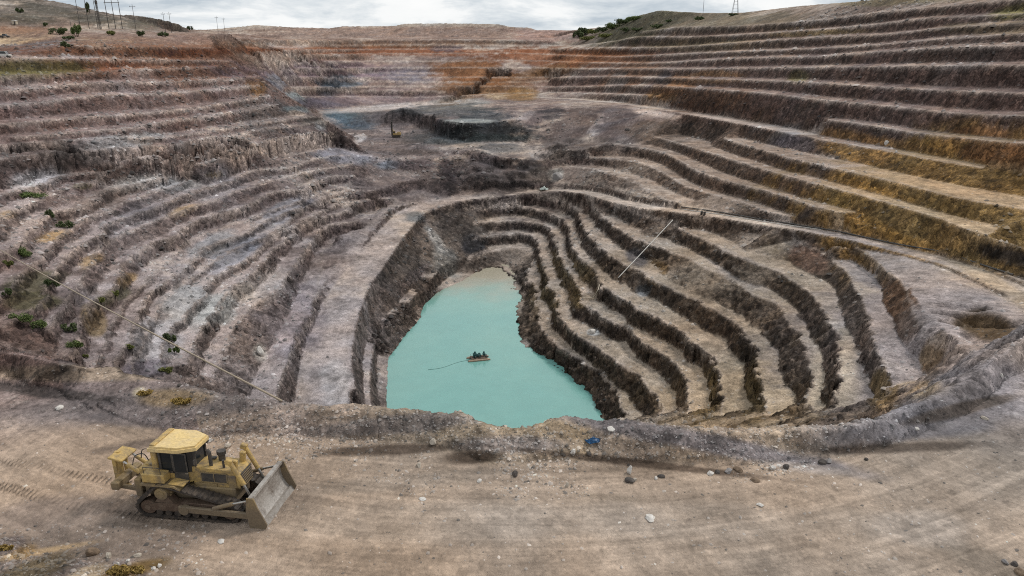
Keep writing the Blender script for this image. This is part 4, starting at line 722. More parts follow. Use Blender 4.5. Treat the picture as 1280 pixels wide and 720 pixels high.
def paint(name, col, dirt=(.24, .195, .155), amt=.5, scale=2.2, rough=.6, metal=0.0, low=None):
    """weathered paint: base colour, dust and mud in patches, more of it low down where mud is thrown up"""
    m, nt, b = mat(name); tc = nt.nodes.new('ShaderNodeTexCoord')
    n = noise(nt, scale, 7, .68, tc.outputs['Object']); r = ramp(nt, n.outputs['Fac'], [(.42, (0, 0, 0)), (.68, (amt, amt, amt))])
    f = r.outputs['Color']
    if low:
        sx = nt.nodes.new('ShaderNodeSeparateXYZ'); link(nt, tc.outputs['Object'], sx.inputs[0]); mr = nt.nodes.new('ShaderNodeMapRange'); link(nt, sx.outputs['Z'], mr.inputs[0])
        mr.inputs[1].default_value = low[0]; mr.inputs[2].default_value = low[1]; mr.inputs[3].default_value = .75; mr.inputs[4].default_value = 0
        ad = nt.nodes.new('ShaderNodeMath'); ad.operation = 'MAXIMUM'; link(nt, f, ad.inputs[0]); link(nt, mr.outputs[0], ad.inputs[1]); f = ad.outputs[0]
    mx = nt.nodes.new('ShaderNodeMix'); mx.data_type = 'RGBA'; link(nt, f, mx.inputs[0]); mx.inputs[6].default_value = (*col, 1); mx.inputs[7].default_value = (*dirt, 1)
    nf = noise(nt, scale*7, 5, .7, tc.outputs['Object']); rf = ramp(nt, nf.outputs['Fac'], [(.3, (.72, .72, .72)), (.7, (1.18, 1.18, 1.18))])
    link(nt, mult(nt, mx.outputs[2], rf.outputs['Color']), b.inputs['Base Color']); b.inputs['Roughness'].default_value = rough; b.inputs['Metallic'].default_value = metal
    return m
M_yel = paint('machine_yellow', (.47, .315, .105), (.14, .11, .08), .95, 2.6, .55)
M_yeld = paint('machine_yellow_muddy', (.27, .19, .085), (.12, .095, .075), 1.0, 1.8, .7, low=(.9, 1.6))
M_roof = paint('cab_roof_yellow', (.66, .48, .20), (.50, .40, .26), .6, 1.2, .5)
M_dark = paint('dark_steel', (.035, .032, .030), (.13, .105, .085), .6, 3, .6)
M_track = paint('track_steel', (.028, .022, .019), (.11, .083, .062), .8, 4, .75)
M_blade = paint('blade_steel', (.40, .37, .34), (.13, .10, .078), .9, 1.8, .45, .35)
M_edge = paint('worn_edge', (.40, .37, .34), (.2, .165, .13), .7, 3, .4, .5)
M_chrome = paint('cylinder_rod', (.45, .44, .42), (.25, .2, .16), .4, 5, .3, .8)
M_rust = paint('rusty_steel', (.085, .052, .035), (.17, .125, .09), .8, 3, .8)
M_glass, nt_, b_ = mat('cab_glass'); b_.inputs['Base Color'].default_value = (.016, .019, .022, 1); b_.inputs['Roughness'].default_value = .12
M_white = paint('white_paint', (.62, .60, .57), (.34, .29, .24), .5, 2, .5)
M_black = paint('black_rubber', (.02, .02, .02), (.12, .10, .08), .5, 4, .8)
M_pipe = paint('pale_pipe', (.46, .40, .31), (.36, .29, .22), .6, .8, .6)
M_tan = paint('tan_pipe', (.36, .29, .21), (.25, .20, .15), .7, .8, .7)
M_pipew = paint('white_pipe', (.56, .545, .51), (.34, .30, .26), .5, .8, .55)
M_piped = paint('dark_pipe', (.045, .045, .045), (.15, .125, .10), .6, .8, .6)

# ------------------------------------------------------------------ bulldozer
DZ = (-14.95, 28.25, .02); DA = math.radians(-7)
dz = thing('bulldozer', 'dusty yellow bulldozer with raised sprocket tracks, wide worn blade and rear ripper', 'bulldozer', DZ, DA); dz.scale = (1.18, .97, 1.05)
def belt_outline(circles, extra=0.0, n=14):
    """convex outline round circles in (x, z)"""
    P = [(cx+(r+extra)*math.cos(2*math.pi*k/48), cz+(r+extra)*math.sin(2*math.pi*k/48)) for cx, cz, r in circles for k in range(48)]
    P = sorted(set(P)); cr = lambda o, a, b: (a[0]-o[0])*(b[1]-o[1])-(a[1]-o[1])*(b[0]-o[0])
    lo, hi = [], []
    for p in P:
        while len(lo) > 1 and cr(lo[-2], lo[-1], p) <= 0: lo.pop()
        lo.append(p)
    for p in P[::-1]:
        while len(hi) > 1 and cr(hi[-2], hi[-1], p) <= 0: hi.pop()
        hi.append(p)
    H_ = lo[:-1]+hi[:-1]; out = []                # even steps along the outline
    L = [0]
    for a, b in zip(H_, H_[1:]+H_[:1]): L.append(L[-1]+math.dist(a, b))
    N = int(L[-1]/.105)
    for i in range(N*2):
        q = L[-1]*i/(N*2); k = max(j for j in range(len(H_)) if L[j] <= q); a, b = H_[k], H_[(k+1) % len(H_)]; t = (q-L[k])/max(1e-9, L[k+1]-L[k]); out.append((a[0]+(b[0]-a[0])*t, a[1]+(b[1]-a[1])*t))
    return out
IDL = [(-1.62, .46, .38), (-.92, 1.24, .36), (1.78, .46, .38)]
for side in (-1, 1):
    yc = 1.06*side; out = belt_outline(IDL, .07); inn = belt_outline(IDL, .0)
    bm = bmesh.new(); n = len(out); R4 = []
    for k in range(n):                         # belt with a cleat on every second step
        ox, oz = out[k]; cx, cz = .05, .72; dx, dz_ = ox-cx, oz-cz; L = math.hypot(dx, dz_); e = .075 if k % 4 == 0 else 0
        a, b = out[k-1], out[(k+1) % n]; tx, tz = b[0]-a[0], b[1]-a[1]; tl = math.hypot(tx, tz); nx, nz = tz/tl, -tx/tl
        R4.append([bm.verts.new((ox+nx*e, yc-.30, oz+nz*e)), bm.verts.new((ox+nx*e, yc+.30, oz+nz*e)), bm.verts.new((ox-nx*.09, yc+.30, oz-nz*.09)), bm.verts.new((ox-nx*.09, yc-.30, oz-nz*.09))])
    for k in range(n):
        for q in range(4): bm.faces.new((R4[k][q], R4[k][(q+1) % 4], R4[(k+1) % n][(q+1) % 4], R4[(k+1) % n][q]))
    bmesh.ops.recalc_face_normals(bm, faces=bm.faces); tr = mesh_obj('track', bm, M_track, dz)
    f = MB().prism([(-1.55, .34), (1.7, .34), (1.78, .55), (1.2, .74), (-1.1, .74), (-1.6, .6)], yc-.24, yc+.24).prism([(-1.3, .74), (-.5, .74), (-.75, 1.05), (-1.1, 1.05)], yc-.2, yc+.2)
    f.box((.75, yc, .77), (1.9, .40, .07), bev=.02); f.done('track_frame', M_rust, dz)
    sp = MB().cyl((-.92, yc-.33, 1.24), (-.92, yc+.33, 1.24), .27, n=20).cyl((-.92, yc-.37, 1.24), (-.92, yc+.37, 1.24), .15, n=12)
    for k in range(12): a = 2*math.pi*k/12; sp.box((-.92+.30*math.cos(a), yc, 1.24+.30*math.sin(a)), (.09, .2, .09), (0, -a, 0))
    sp.done('sprocket', M_yeld, dz)
    for cx in (-1.62, 1.78):
        MB().cyl((cx, yc-.2, .46), (cx, yc+.2, .46), .33, n=22).cyl((cx, yc-.27, .46), (cx, yc+.27, .46), .13, n=12).done('idler_wheel', M_rust, dz)
    ro = MB()
    for k in range(7): ro.cyl((-1.15+.38*k, yc-.25, .24), (-1.15+.38*k, yc+.25, .24), .14, n=12)
    ro.done('track_rollers', M_track, dz)
    # fender over the track, and the push arm of the blade
    MB().prism([(-1.75, 1.68), (-.35, 1.68), (-.1, 1.52), (-.1, 1.46), (-.4, 1.60), (-1.75, 1.60)], yc-.32, yc+.34).done('fender', M_yeld, dz)
    MB().box((1.35, 1.48*side, .60), (3.1, .16, .30), (0, .03, 0), bev=.03).cyl((.05, 1.35*side, .60), (.05, 1.60*side, .60), .2, n=14).done('push_arm', M_yeld, dz)
    c = MB().cyl((1.25, 1.48*side, .78), (2.1, 1.5*side, 1.12), .09, n=12); br = c.done('tilt_brace', M_yeld, dz)
    MB().cyl((2.1, 1.5*side, 1.12), (2.66, 1.5*side, 1.30), .05, n=10).done('rod', M_chrome, br)
    c = MB().cyl((1.80, .72*side, 2.72), (2.26, .72*side, 1.62), .10, n=12).box((1.78, .72*side, 2.72), (.26, .24, .26), (0, .35, 0), .03); lc = c.done('lift_cylinder', M_yel, dz)
    MB().cyl((2.26, .72*side, 1.62), (2.56, .72*side, .85), .055, n=10).done('rod', M_chrome, lc)
# hull, hood, nose
MB().box((.0, 0, .95), (3.7, 1.35, .75), bev=.05).box((-1.6, 0, 1.15), (.9, 1.25, .75), bev=.05).done('hull', M_yeld, dz)
hood = MB().prism([(.10, 1.30), (2.02, 1.30), (2.06, 2.02), (1.98, 2.13), (.10, 2.24)], -.56, .56)
hood.done('engine_hood', M_yel, dz)
for side in (-1, 1):
    gp = MB().box((.98, .567*side, 1.76), (1.05, .02, .48)).done('engine_side_panel', M_dark, dz)
    fr = MB()
    fr.box((.98, .582*side, 2.0), (1.12, .018, .05)).box((.98, .582*side, 1.52), (1.12, .018, .05)).box((.44, .582*side, 1.76), (.05, .018, .5)).box((1.52, .582*side, 1.76), (.05, .018, .5)).box((.98, .582*side, 1.76), (.03, .016, .46))
    fr.done('louvre_frame', M_yeld, gp)
    MB().box((1.72, .57*side, 1.62), (.34, .05, .62), bev=.015).done('nose_side_guard', M_yeld, dz)
    MB().box((.62, .60*side, 1.40), (.9, .05, .16), bev=.01).done('step_plate', M_yeld, dz)
g = MB().box((2.075, 0, 1.62), (.05, .98, .74), bev=.01).done('radiator_guard', M_dark, dz)
gb = MB()
for k in range(6): gb.box((2.11, 0, 1.32+.12*k), (.03, .98, .035))
gb.done('guard_bars', M_yeld, g)
for side in (-1, 1):
    MB().box((1.82, .40*side, 2.32), (.22, .2, .62), (0, .12, 0), .03).done('cylinder_mount', M_yel, dz)
ex = MB().cyl((.78, -.28, 2.16), (.78, -.28, 2.86), .075, n=12).cyl((.78, -.28, 2.84), (.70, -.28, 3.0), .08, n=12).done('exhaust_pipe', M_dark, dz)
MB().cyl((.98, .30, 2.12), (.98, .30, 2.52), .14, n=14).cyl((.98, .30, 2.50), (.98, .30, 2.66), .19, n=14).done('air_intake', M_dark, dz)
MB().cyl((1.34, -.34, 2.10), (1.34, -.34, 2.56), .05, n=10).done('exhaust_pipe', M_dark, dz)
MB().box((.58, .32, 2.25), (.3, .24, .1), bev=.03).done('hatch', M_dark, dz); MB().cyl((1.5, .1, 2.1), (1.5, .1, 2.2), .1, n=12).done('filler_cap', M_dark, dz)
# cab: hexagonal plan narrowing to the front, under a thick overhanging roof
cabp = [(-1.12, -.74), (-.20, -.74), (.22, -.46), (.22, .46), (-.20, .74), (-1.12, .74)]
MB().prism([(x, y) for x, y in cabp], 1.50, 1.98, 'z').done('cab_body', M_yel, dz)
cg = MB().prism([(x*.985-.004, y*.97) for x, y in cabp], 1.98, 3.06, 'z').done('cab_glazing', M_glass, dz)
cf = MB()
for x, y in cabp: cf.box((x*.99, y*.985, 2.52), (.09, .09, 1.10))
cf.box((-1.10, 0, 3.02), (.08, 1.5, .09)).box((.2, 0, 3.02), (.08, .95, .09))
for side in (-1, 1): cf.box((-.58, .735*side, 2.52), (.07, .05, 1.10)).box((-.64, .735*side, 2.02), (1.0, .05, .09)).box((-.64, .735*side, 3.03), (1.0, .05, .08)).box((.0, .60*side, 3.03), (.55, .05, .08), (0, 0, -.58*side))
cf.done('cab_frame', M_dark, dz)
dr = MB().box((-.26, -.765, 2.26), (.58, .04, 1.44), bev=.01).done('cab_door', M_dark, dz)
MB().box((-.26, -.79, 2.50), (.46, .02, .86)).done('door_glass', M_glass, dr)
MB().box((-.02, -.80, 2.02), (.12, .03, .04)).done('handle', M_chrome, dr)
rf = [(-1.46, -.92), (-.22, -.92), (.40, -.56), (.40, .56), (-.22, .92), (-1.46, .92)]
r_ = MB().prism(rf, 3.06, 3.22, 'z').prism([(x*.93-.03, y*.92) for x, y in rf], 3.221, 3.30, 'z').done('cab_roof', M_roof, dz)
MB().box((-1.30, 0, 3.33), (.22, 1.62, .07), bev=.015).done('roof_beam', M_yel, r_)
for side in (-1, 1):
    MB().box((-1.30, .76*side, 2.36), (.22, .2, 1.40), bev=.03).done('roll_bar_post', M_yel, dz)
for side in (-1, 1): MB().box((.34, .5*side, 2.98), (.08, .16, .12), bev=.02).done('work_light', M_dark, dz)
MB().cyl((.36, -.70, 2.3), (.42, -.86, 2.62), .015, n=6).box((.43, -.88, 2.68), (.05, .16, .22)).done('mirror', M_dark, dz)
# tank and tool boxes behind and beside the cab
MB().box((-1.72, 0, 1.88), (.62, 1.7, .62), bev=.06).box((-1.66, 0, 2.22), (.4, 1.2, .08), bev=.02).done('fuel_tank', M_yel, dz)
for side in (-1, 1):
    MB().box((-1.22, 1.02*side, 1.92), (.95, .52, .44), bev=.04).done('tool_box', M_yel, dz)
    MB().box((-.28, 1.02*side, 1.70), (.62, .54, .05), (0, .12, 0), .01).done('cab_step', M_yel, dz)
    MB().tube([(-1.6, 1.2*side, 2.14), (-1.6, 1.2*side, 2.44), (-.9, 1.2*side, 2.44), (-.9, 1.2*side, 2.14)], .018, 6).done('handrail', M_dark, dz)
# blade: curved plate leaning back, cutting edge, end plates, ribs
prof = []
for k in range(11):
    t = k/10; prof.append((3.10-.40*t+.20*(2*t-1)**2, .05+1.40*t))
back = [(x-.08, z) for x, z in prof[::-1]]
bl = MB().prism(prof+back, -1.58, 1.58).done('blade', M_blade, dz)
MB().prism([(3.26, .0), (3.38, .02), (3.25, .27), (3.16, .27)], -1.61, 1.61).done('cutting_edge', M_edge, bl)
for side in (-1, 1):
    MB().prism([(2.74, .06), (3.36, .02), (3.46, .26), (3.14, 1.1), (3.02, 1.53), (2.74, 1.53), (2.66, .9)], 1.581*side, 1.65*side).done('end_plate', M_yeld, bl)
MB().prism([(2.74, 1.455), (2.98, 1.455), (2.96, 1.54), (2.78, 1.54)], -1.58, 1.58).done('top_rail', M_blade, bl)
rb = MB()
for y in (-1.28, -.64, 0, .64, 1.28): rb.prism([(2.52, .45), (2.98, .2), (2.74, 1.3), (2.56, 1.2)], y-.06, y+.06)
rb.box((2.66, 0, .62), (.16, 3.0, .2)).done('back_ribs', M_yeld, bl)
# ripper
MB().box((-2.25, 0, 1.05), (.30, 1.5, .9), bev=.04).done('ripper_frame', M_yeld, dz)
for side in (-1, 1):
    MB().box((-2.72, .55*side, .92), (.95, .14, .2), (0, .12, 0), .02).done('ripper_arm', M_yeld, dz)
    rc = MB().cyl((-2.30, .36*side, 1.62), (-2.80, .36*side, 2.02), .10, n=12).done('ripper_cylinder', M_yel, dz)
    MB().cyl((-2.80, .36*side, 2.02), (-3.10, .36*side, 2.24), .05, n=8).done('rod', M_chrome, rc)
MB().box((-3.16, 0, 1.15), (.34, 1.9, .40), bev=.05).done('ripper_beam', M_yeld, dz)
MB().box((-3.18, 0, 2.30), (.62, 1.15, .10), (0, .22, 0), .02).box((-3.34, -.36, 1.75), (.16, .14, 1.1), bev=.02).box((-3.34, .36, 1.75), (.16, .14, 1.1), bev=.02).done('ripper_carriage', M_yel, dz)
MB().prism([(-3.50, 2.42), (-3.28, 2.42), (-3.26, .95), (-2.98, .52), (-3.02, .46), (-3.36, .72), (-3.46, 1.0)], -.07, .07).done('ripper_shank', M_yel, dz)
hz = MB()
for y in (-.2, .2): hz.tube(catmull([(-1.9, y, 2.1), (-2.1, y, 2.5), (-2.45, y*1.4, 2.4), (-2.6, y*1.7, 1.9)], 5), .022, 6)
hz.done('hydraulic_hose', M_black, dz)

# ------------------------------------------------------------------ pump raft on the lake
pr = thing('pump_raft', 'small raft with dark green pumps and pale floats on the turquoise lake', 'raft', at_z(598, 449, W), math.radians(14))
M_teal = paint('green_enamel', (.018, .085, .085), (.06, .09, .085), .5, 3, .5); M_float = paint('raft_float', (.42, .30, .22), (.22, .15, .10), .7, 2, .6)
for y in (-1.05, 1.05):
    MB().tube([(-2.9, y, .1), (-2.55, y, .16), (-1.5, y, .18), (1.5, y, .18), (2.5, y, .18), (2.9, y, .12)], [.1, .30, .36, .36, .30, .1], 12).done('float', M_float, pr, True)
MB().box((.1, 0, .56), (4.2, 2.3, .09), bev=.02).box((-1.4, 0, .45), (.14, 2.5, .14)).box((1.5, 0, .45), (.14, 2.5, .14)).done('deck', M_rust, pr)
for x, hgt in ((-.85, 1.5), (.25, 1.05)):
    p_ = MB().box((x, .15, .6+hgt*.35), (.95, .95, hgt*.7), bev=.1).cyl((x, .15, .6+hgt*.6), (x, .15, .6+hgt), .3, .22, 14).done('pump', M_teal, pr)
    MB().cyl((x, -.35, 1.0), (x, -.85, 1.0), .14, n=12).cyl((x, -.85, 1.02), (x, -.85, .3), .12, n=12).done('suction_pipe', M_piped, p_)
MB().box((1.45, .1, 1.2), (.62, .7, .6), bev=.06).cyl((1.45, .1, 1.5), (1.45, .1, 1.95), .26, .2, 12).done('motor', M_teal, pr)
MB().cyl((1.75, -.5, .6), (1.75, -.5, 1.6), .05, n=8).done('post', M_chrome, pr); MB().tube([(-1.9, .6, .6), (-1.9, .6, 1.4), (-1.9, -.7, 1.4), (-1.9, -.7, .6)], .035, 6).done('railing', M_chrome, pr)
MB().box((2.05, 0, .75), (.5, 1.4, .28), bev=.05).done('control_box', M_dark, pr)
M_hose = paint('wet_hose', (.07, .16, .15), (.10, .2, .18), .5, 2, .5)
a = Vector(at_z(586, 450.6, W)); b2 = Vector(at_z(535, 463, W))
tag(MB().tube([(a+(b2-a)*t)+Vector((0, .5*math.sin(t*7), .02)) for t in np.linspace(0, 1, 24)],   .055, 6).done('floating_hose', M_hose, None, True), 'thin dark hose floating on the lake, trailing left from the raft', 'hose')

# ------------------------------------------------------------------ pipes
def clear_line(u0, v0, u1, v1, lift=.25, ext=(0, 0)):
    """straight run between two ground points, moved just clear of everything it crosses"""
    a, b = hit(u0, v0), hit(u1, v1); k = 0
    da, db = project(a)[2], project(b)[2]; need = 1.0
    for t in np.linspace(0, 1, 40):
        u, v = u0+(u1-u0)*t, v0+(v1-v0)*t; p = hit(u, v)
        if p is None: continue
        dep = project(p)[2]; t3 = (t/db)/((1-t)/da+t/db); dl = da+(db-da)*t3
        need = min(need, dep/dl)
    sc = max(.9, need*.995); return at_d(u0, v0, da*sc), at_d(u1, v1, db*sc)
def straight_pipe(name, label, cat, a, b, r, m, sag=0.0, n=30):
    a, b = Vector(a), Vector(b)
    return tag(MB().tube([a+(b-a)*t-Vector((0, 0, sag*4*t*(1-t))) for t in np.linspace(0, 1, n)], r, 8).done(name, m, None, True), label, cat)
a, b2 = clear_line(-14, 304, 352, 501); straight_pipe('pipeline', 'long pale tan pipe slanting down across the left benches to the berm', 'pipe', a, b2, .065, M_tan, .3)
a, b2 = clear_line(841, 275, 773, 347); straight_pipe('pipeline', 'short white pipe running straight down the right benches from the haul road', 'pipe', a, b2, .12, M_pipew, 0)
def ground_run(pts, lift): 
    out = []
    for u, v in pts:
        p = hit(u, v)
        if p is not None: out.append((p[0], p[1], p[2]+lift))
    return out
tag(MB().tube(smooth(ground_run([(x, np.interp(x, [846, 905, 960, 1035, 1110, 1185, 1270], [259, 267, 276.5, 287.5, 304, 318, 346])-.5) for x in range(846, 1275, 12)], .18), 4), .16, 6).done('pipeline', M_piped, None, True), 'long dark pipe lying along the outer edge of the right haul road', 'pipe')
tag(MB().tube(smooth(ground_run([(x, np.interp(x, [850, 905, 960, 1030], [261.5, 269.5, 278.5, 288.5])) for x in range(850, 1030, 8)], .15), 3), .11, 6).done('pipeline', M_pipew, None, True), 'thin pale pipe beside the dark pipe where the right haul road narrows', 'pipe')
tag(MB().tube(catmull([tuple(C(hit(728, 374))+C([0, 0, .4])), tuple(C(hit(741, 374))+C([0, 0, .5])), tuple(C(hit(747, 366))+C([0, 0, .9])), tuple(C(hit(748, 360))+C([0, 0, 1.0]))], 6), .13, 7).done('bent_pipe', M_pipe, None, True), 'short bent pale pipe lying on a bench above the lake', 'pipe')

# ------------------------------------------------------------------ small machines and objects in the pit
def wheeled(root, L, Wd, H, body, cabx, pickup=True):
    """a small road vehicle: body, cabin with glass, four wheels"""
    if pickup: pf = [(-L/2, .45), (L/2, .45), (L/2, .85), (L*.22, 1.0), (-L/2, 1.0)]
    else: pf = [(-L/2, .45), (L/2, .45), (L/2, .95), (L*.34, 1.15), (-L/2, 1.15)]
    MB().prism(pf, -Wd/2, Wd/2).done('body', body, root)
    x0, x1 = ((-.18*L, .22*L) if pickup else (-.48*L, .30*L)); z0 = pf[3][1]
    cb = MB().prism([(x0, z0), (x1, z0), (x1-.45, H), (x0+.12, H)], -Wd/2+.08, Wd/2-.08).done('cabin', body, root)
    gl = MB().prism([(x0+.16, z0+.08), (x1-.16, z0+.08), (x1-.50, H-.1), (x0+.24, H-.1)], -Wd/2+.07, Wd/2-.07).prism([(x1-.02, z0+.06), (x1+.005, z0+.06), (x1-.40, H-.06), (x1-.425, H-.06)], -Wd/2+.2, Wd/2-.2); gl.done('windows', M_glass, cb)
    for sx_ in (-.32, .32):
        for sy_ in (-1, 1): MB().cyl((sx_*L, sy_*(Wd/2-.2), .38), (sx_*L, sy_*(Wd/2+.02), .38), .38, n=16).done('wheel', M_black, root)
    for sy_ in (-1, 1): MB().box((L/2+.005, sy_*(Wd/2-.25), .74), (.03, .3, .14)).done('headlight', M_chrome, root)
def base_at(u, v): return tuple(float(q) for q in hit(u, v))
M_vdark = paint('dark_vehicle_paint', (.07, .07, .08), (.2, .17, .14), .5, 2, .4)
wheeled(thing('pickup_truck', 'dark pickup parked on the tan road loop at the left rim', 'truck', base_at(6, 47), .15), 4.8, 1.85, 1.75, M_vdark, 0)
wheeled(thing('pickup_truck', 'white pickup on a high bench of the left wall, right of the orange bank', 'truck', base_at(226, 61), .5), 4.8, 1.85, 1.8, M_white, 0)
wheeled(thing('van', 'white van at the left frame edge above the grassy bench', 'van', base_at(5, 72), .3), 4.6, 1.9, 2.1, M_white, 0, False)
# drilling rig on the upper pit floor
dg = thing('drill_rig', 'drilling rig with tall dark mast and yellow body on the upper pit floor', 'drilling rig', base_at(496, 171), .05)
for y in (-1.1, 1.1): MB().prism(belt_outline([(-1.8, .5, .45), (1.8, .5, .45)], .06), y-.28, y+.28).done('track', M_track, dg)
MB().box((.4, 0, 1.55), (4.4, 2.3, 1.1), bev=.1).box((1.5, 0, 2.35), (1.8, 1.9, .7), bev=.08).done('body', M_yel, dg)
cb = MB().box((-1.0, -.75, 2.6), (1.2, 1.0, 1.5), bev=.08).done('cab', M_yel, dg); MB().box((-1.0, -.76, 2.75), (1.22, 1.02, .8)).done('cab_windows', M_glass, cb)
ms = MB()
for sx_ in (-.32, .32):
    for sy_ in (-.32, .32): ms.box((-2.3+sx_, sy_, 4.4), (.16, .16, 8.0))
for k in range(11): ms.box((-2.3, 0, .7+.75*k), (.74, .74, .09))
for k in range(10): ms.box((-2.3, -.32, 1.07+.75*k), (.07, .07, .95), (0, .65*(1 if k % 2 else -1), 0))
ms.box((-2.3, 0, 4.6), (.4, .4, 7.4)).done('mast', M_dark, dg)
MB().cyl((-.9, .4, 1.6), (-2.1, .3, 4.6), .11, n=8).cyl((-.9, -.4, 1.6), (-2.1, -.3, 4.6), .11, n=8).done('mast_brace', M_yel, dg)
MB().cyl((2.2, .6, 2.7), (2.2, .6, 3.3), .1, n=8).done('exhaust_pipe', M_dark, dg)
# two drums on the road
for i, (u, v) in enumerate([(876.5, 268.6), (880.3, 269.2)]):
    t = thing('steel_drum', ['dark drum on the right haul road, nearer the short white pipe', 'dark drum on the right haul road, the farther from the short white pipe'][i], 'drum', base_at(u, v), 0, 'drums standing on the haul road')
    d_ = MB().cyl((0, 0, 0), (0, 0, 1.0), .34, n=18)
    for z in (.02, .34, .66, .97): d_.cyl((0, 0, z-.02), (0, 0, z+.02), .36, n=18)
    d_.done('shell', M_dark, t); MB().cyl((0, 0, 1.0), (0, 0, 1.012), .31, n=18).cyl((.16, 0, 1.0), (.16, 0, 1.05), .05, n=8).done('lid', M_piped, t)
# crumpled sheets
def sheet(name, u, v, sx, sy, hgt, seed, m, label, cat, rz=0.0, lift=.05, g=15):
    p = hit(u, v); bm = bmesh.new(); V = {}
    for i in range(g):
        for j in range(g):
            a, b = i/(g-1)-.5, j/(g-1)-.5; r = math.hypot(a, b)*2; k = 1-.22*vnoise(np.float32(a*5+seed), np.float32(b*5), np.float32(.5), seed)
            x, y = a*sx*k, b*sy*(1-.25*float(vnoise(np.float32(a*4), np.float32(b*4+seed), np.float32(.3), seed+3)))
            z = hgt*max(0, 1-r**1.6)*(.75+.4*float(vnoise(np.float32(a*6), np.float32(b*6), np.float32(seed), seed)))+.12*hgt*float(vnoise(np.float32(a*16), np.float32(b*16), np.float32(seed+.4), seed))
            V[i, j] = bm.verts.new((float(x), float(y), float(z)))
    for i in range(g-1):
        for j in range(g-1): bm.faces.new((V[i, j], V[i+1, j], V[i+1, j+1], V[i, j+1]))
    bmesh.ops.solidify(bm, geom=bm.faces[:], thickness=.015)
    o = mesh_obj(name, bm, m, None, True); o.location = (p[0], p[1], p[2]+lift); o.rotation_euler = (0, 0, rz); return tag(o, label, cat)
M_blue, nt_, b_ = mat('blue_plastic'); n_ = noise(nt_, 5, 4, .6); r__ = ramp(nt_, n_.outputs['Fac'], [(.3, (.008, .06, .17)), (.7, (.02, .13, .30))]); link(nt_, r__.outputs['Color'], b_.inputs['Base Color']); b_.inputs['Roughness'].default_value = .35
M_sheet, nt_, b_ = mat('white_sheeting'); n_ = noise(nt_, 2, 4, .6); r__ = ramp(nt_, n_.outputs['Fac'], [(.3, (.50, .56, .52)), (.7, (.74, .78, .74))]); link(nt_, r__.outputs['Color'], b_.inputs['Base Color']); b_.inputs['Roughness'].default_value = .5
sheet('plastic_sheet', 741, 553, .74, .52, .22, 5, M_blue, 'crumpled blue plastic sheet on the berm slope right of the gap', 'plastic sheet', .3)
sheet('plastic_sheet', 680, 237.5, 4.4, 3.0, 1.3, 9, M_sheet, 'white plastic sheet heaped beside the far end of the haul road', 'plastic sheet', 0, .1)

# ------------------------------------------------------------------ loose boulders
def rock_mat(name, c0, c1):
    m, nt, b = mat(name); tc = nt.nodes.new('ShaderNodeTexCoord'); n = noise(nt, 2.2, 8, .72, tc.outputs['Object']); r = ramp(nt, n.outputs['Fac'], [(.32, c0), (.68, c1)])
    link(nt, r.outputs['Color'], b.inputs['Base Color']); b.inputs['Roughness'].default_value = .92
    bp = nt.nodes.new('ShaderNodeBump'); bp.inputs['Strength'].default_value = .6; bp.inputs['Distance'].default_value = .05; n2 = noise(nt, 9, 6, .7, tc.outputs['Object']); link(nt, n2.outputs['Fac'], bp.inputs['Height']); link(nt, bp.outputs['Normal'], b.inputs['Normal']); return m
RM = {'white': rock_mat('white_stone', (.42, .39, .36), (.66, .63, .59)), 'pale': rock_mat('pale_stone', (.30, .26, .215), (.50, .44, .37)), 'grey': rock_mat('grey_stone', (.17, .155, .15), (.31, .29, .285)), 'dark': rock_mat('dark_stone', (.035, .03, .028), (.10, .085, .075)), 'brown': rock_mat('brown_stone', (.10, .068, .045), (.24, .17, .115))}
def boulder(u, v, wpx, hpx, colour, label, seed, group=None, name='boulder'):
    p = hit(u, v); s = project(p)[2]/F; w, h = wpx*s, hpx*s
    bm = bmesh.new(); bmesh.ops.create_icosphere(bm, subdivisions=3, radius=.5)
    cuts = [Vector((random.Random(seed*31+k).uniform(-1, 1), random.Random(seed*57+k).uniform(-1, 1), random.Random(seed*91+k).uniform(-.5, 1))).normalized() for k in range(9)]
    for q in bm.verts:
        for k, c_ in enumerate(cuts):              # flat broken faces
            dd = q.co.dot(c_); lim = .30+.1*((seed*7+k*13) % 10)/10
            if dd > lim: q.co -= c_*(dd-lim)
        nn = float(vnoise(np.float32(q.co.x*5+seed), np.float32(q.co.y*5), np.float32(q.co.z*5), seed)); q.co *= 1+.09*nn
    for q in bm.verts: q.co = Vector((q.co.x*w*1.15, q.co.y*w*.95, q.co.z*h*1.35))
    o = mesh_obj(name, bm, RM[colour]); o.location = (p[0], p[1], p[2]+h*.28); o.rotation_euler = (0, 0, seed*1.7); return tag(o, label, 'boulder', group)
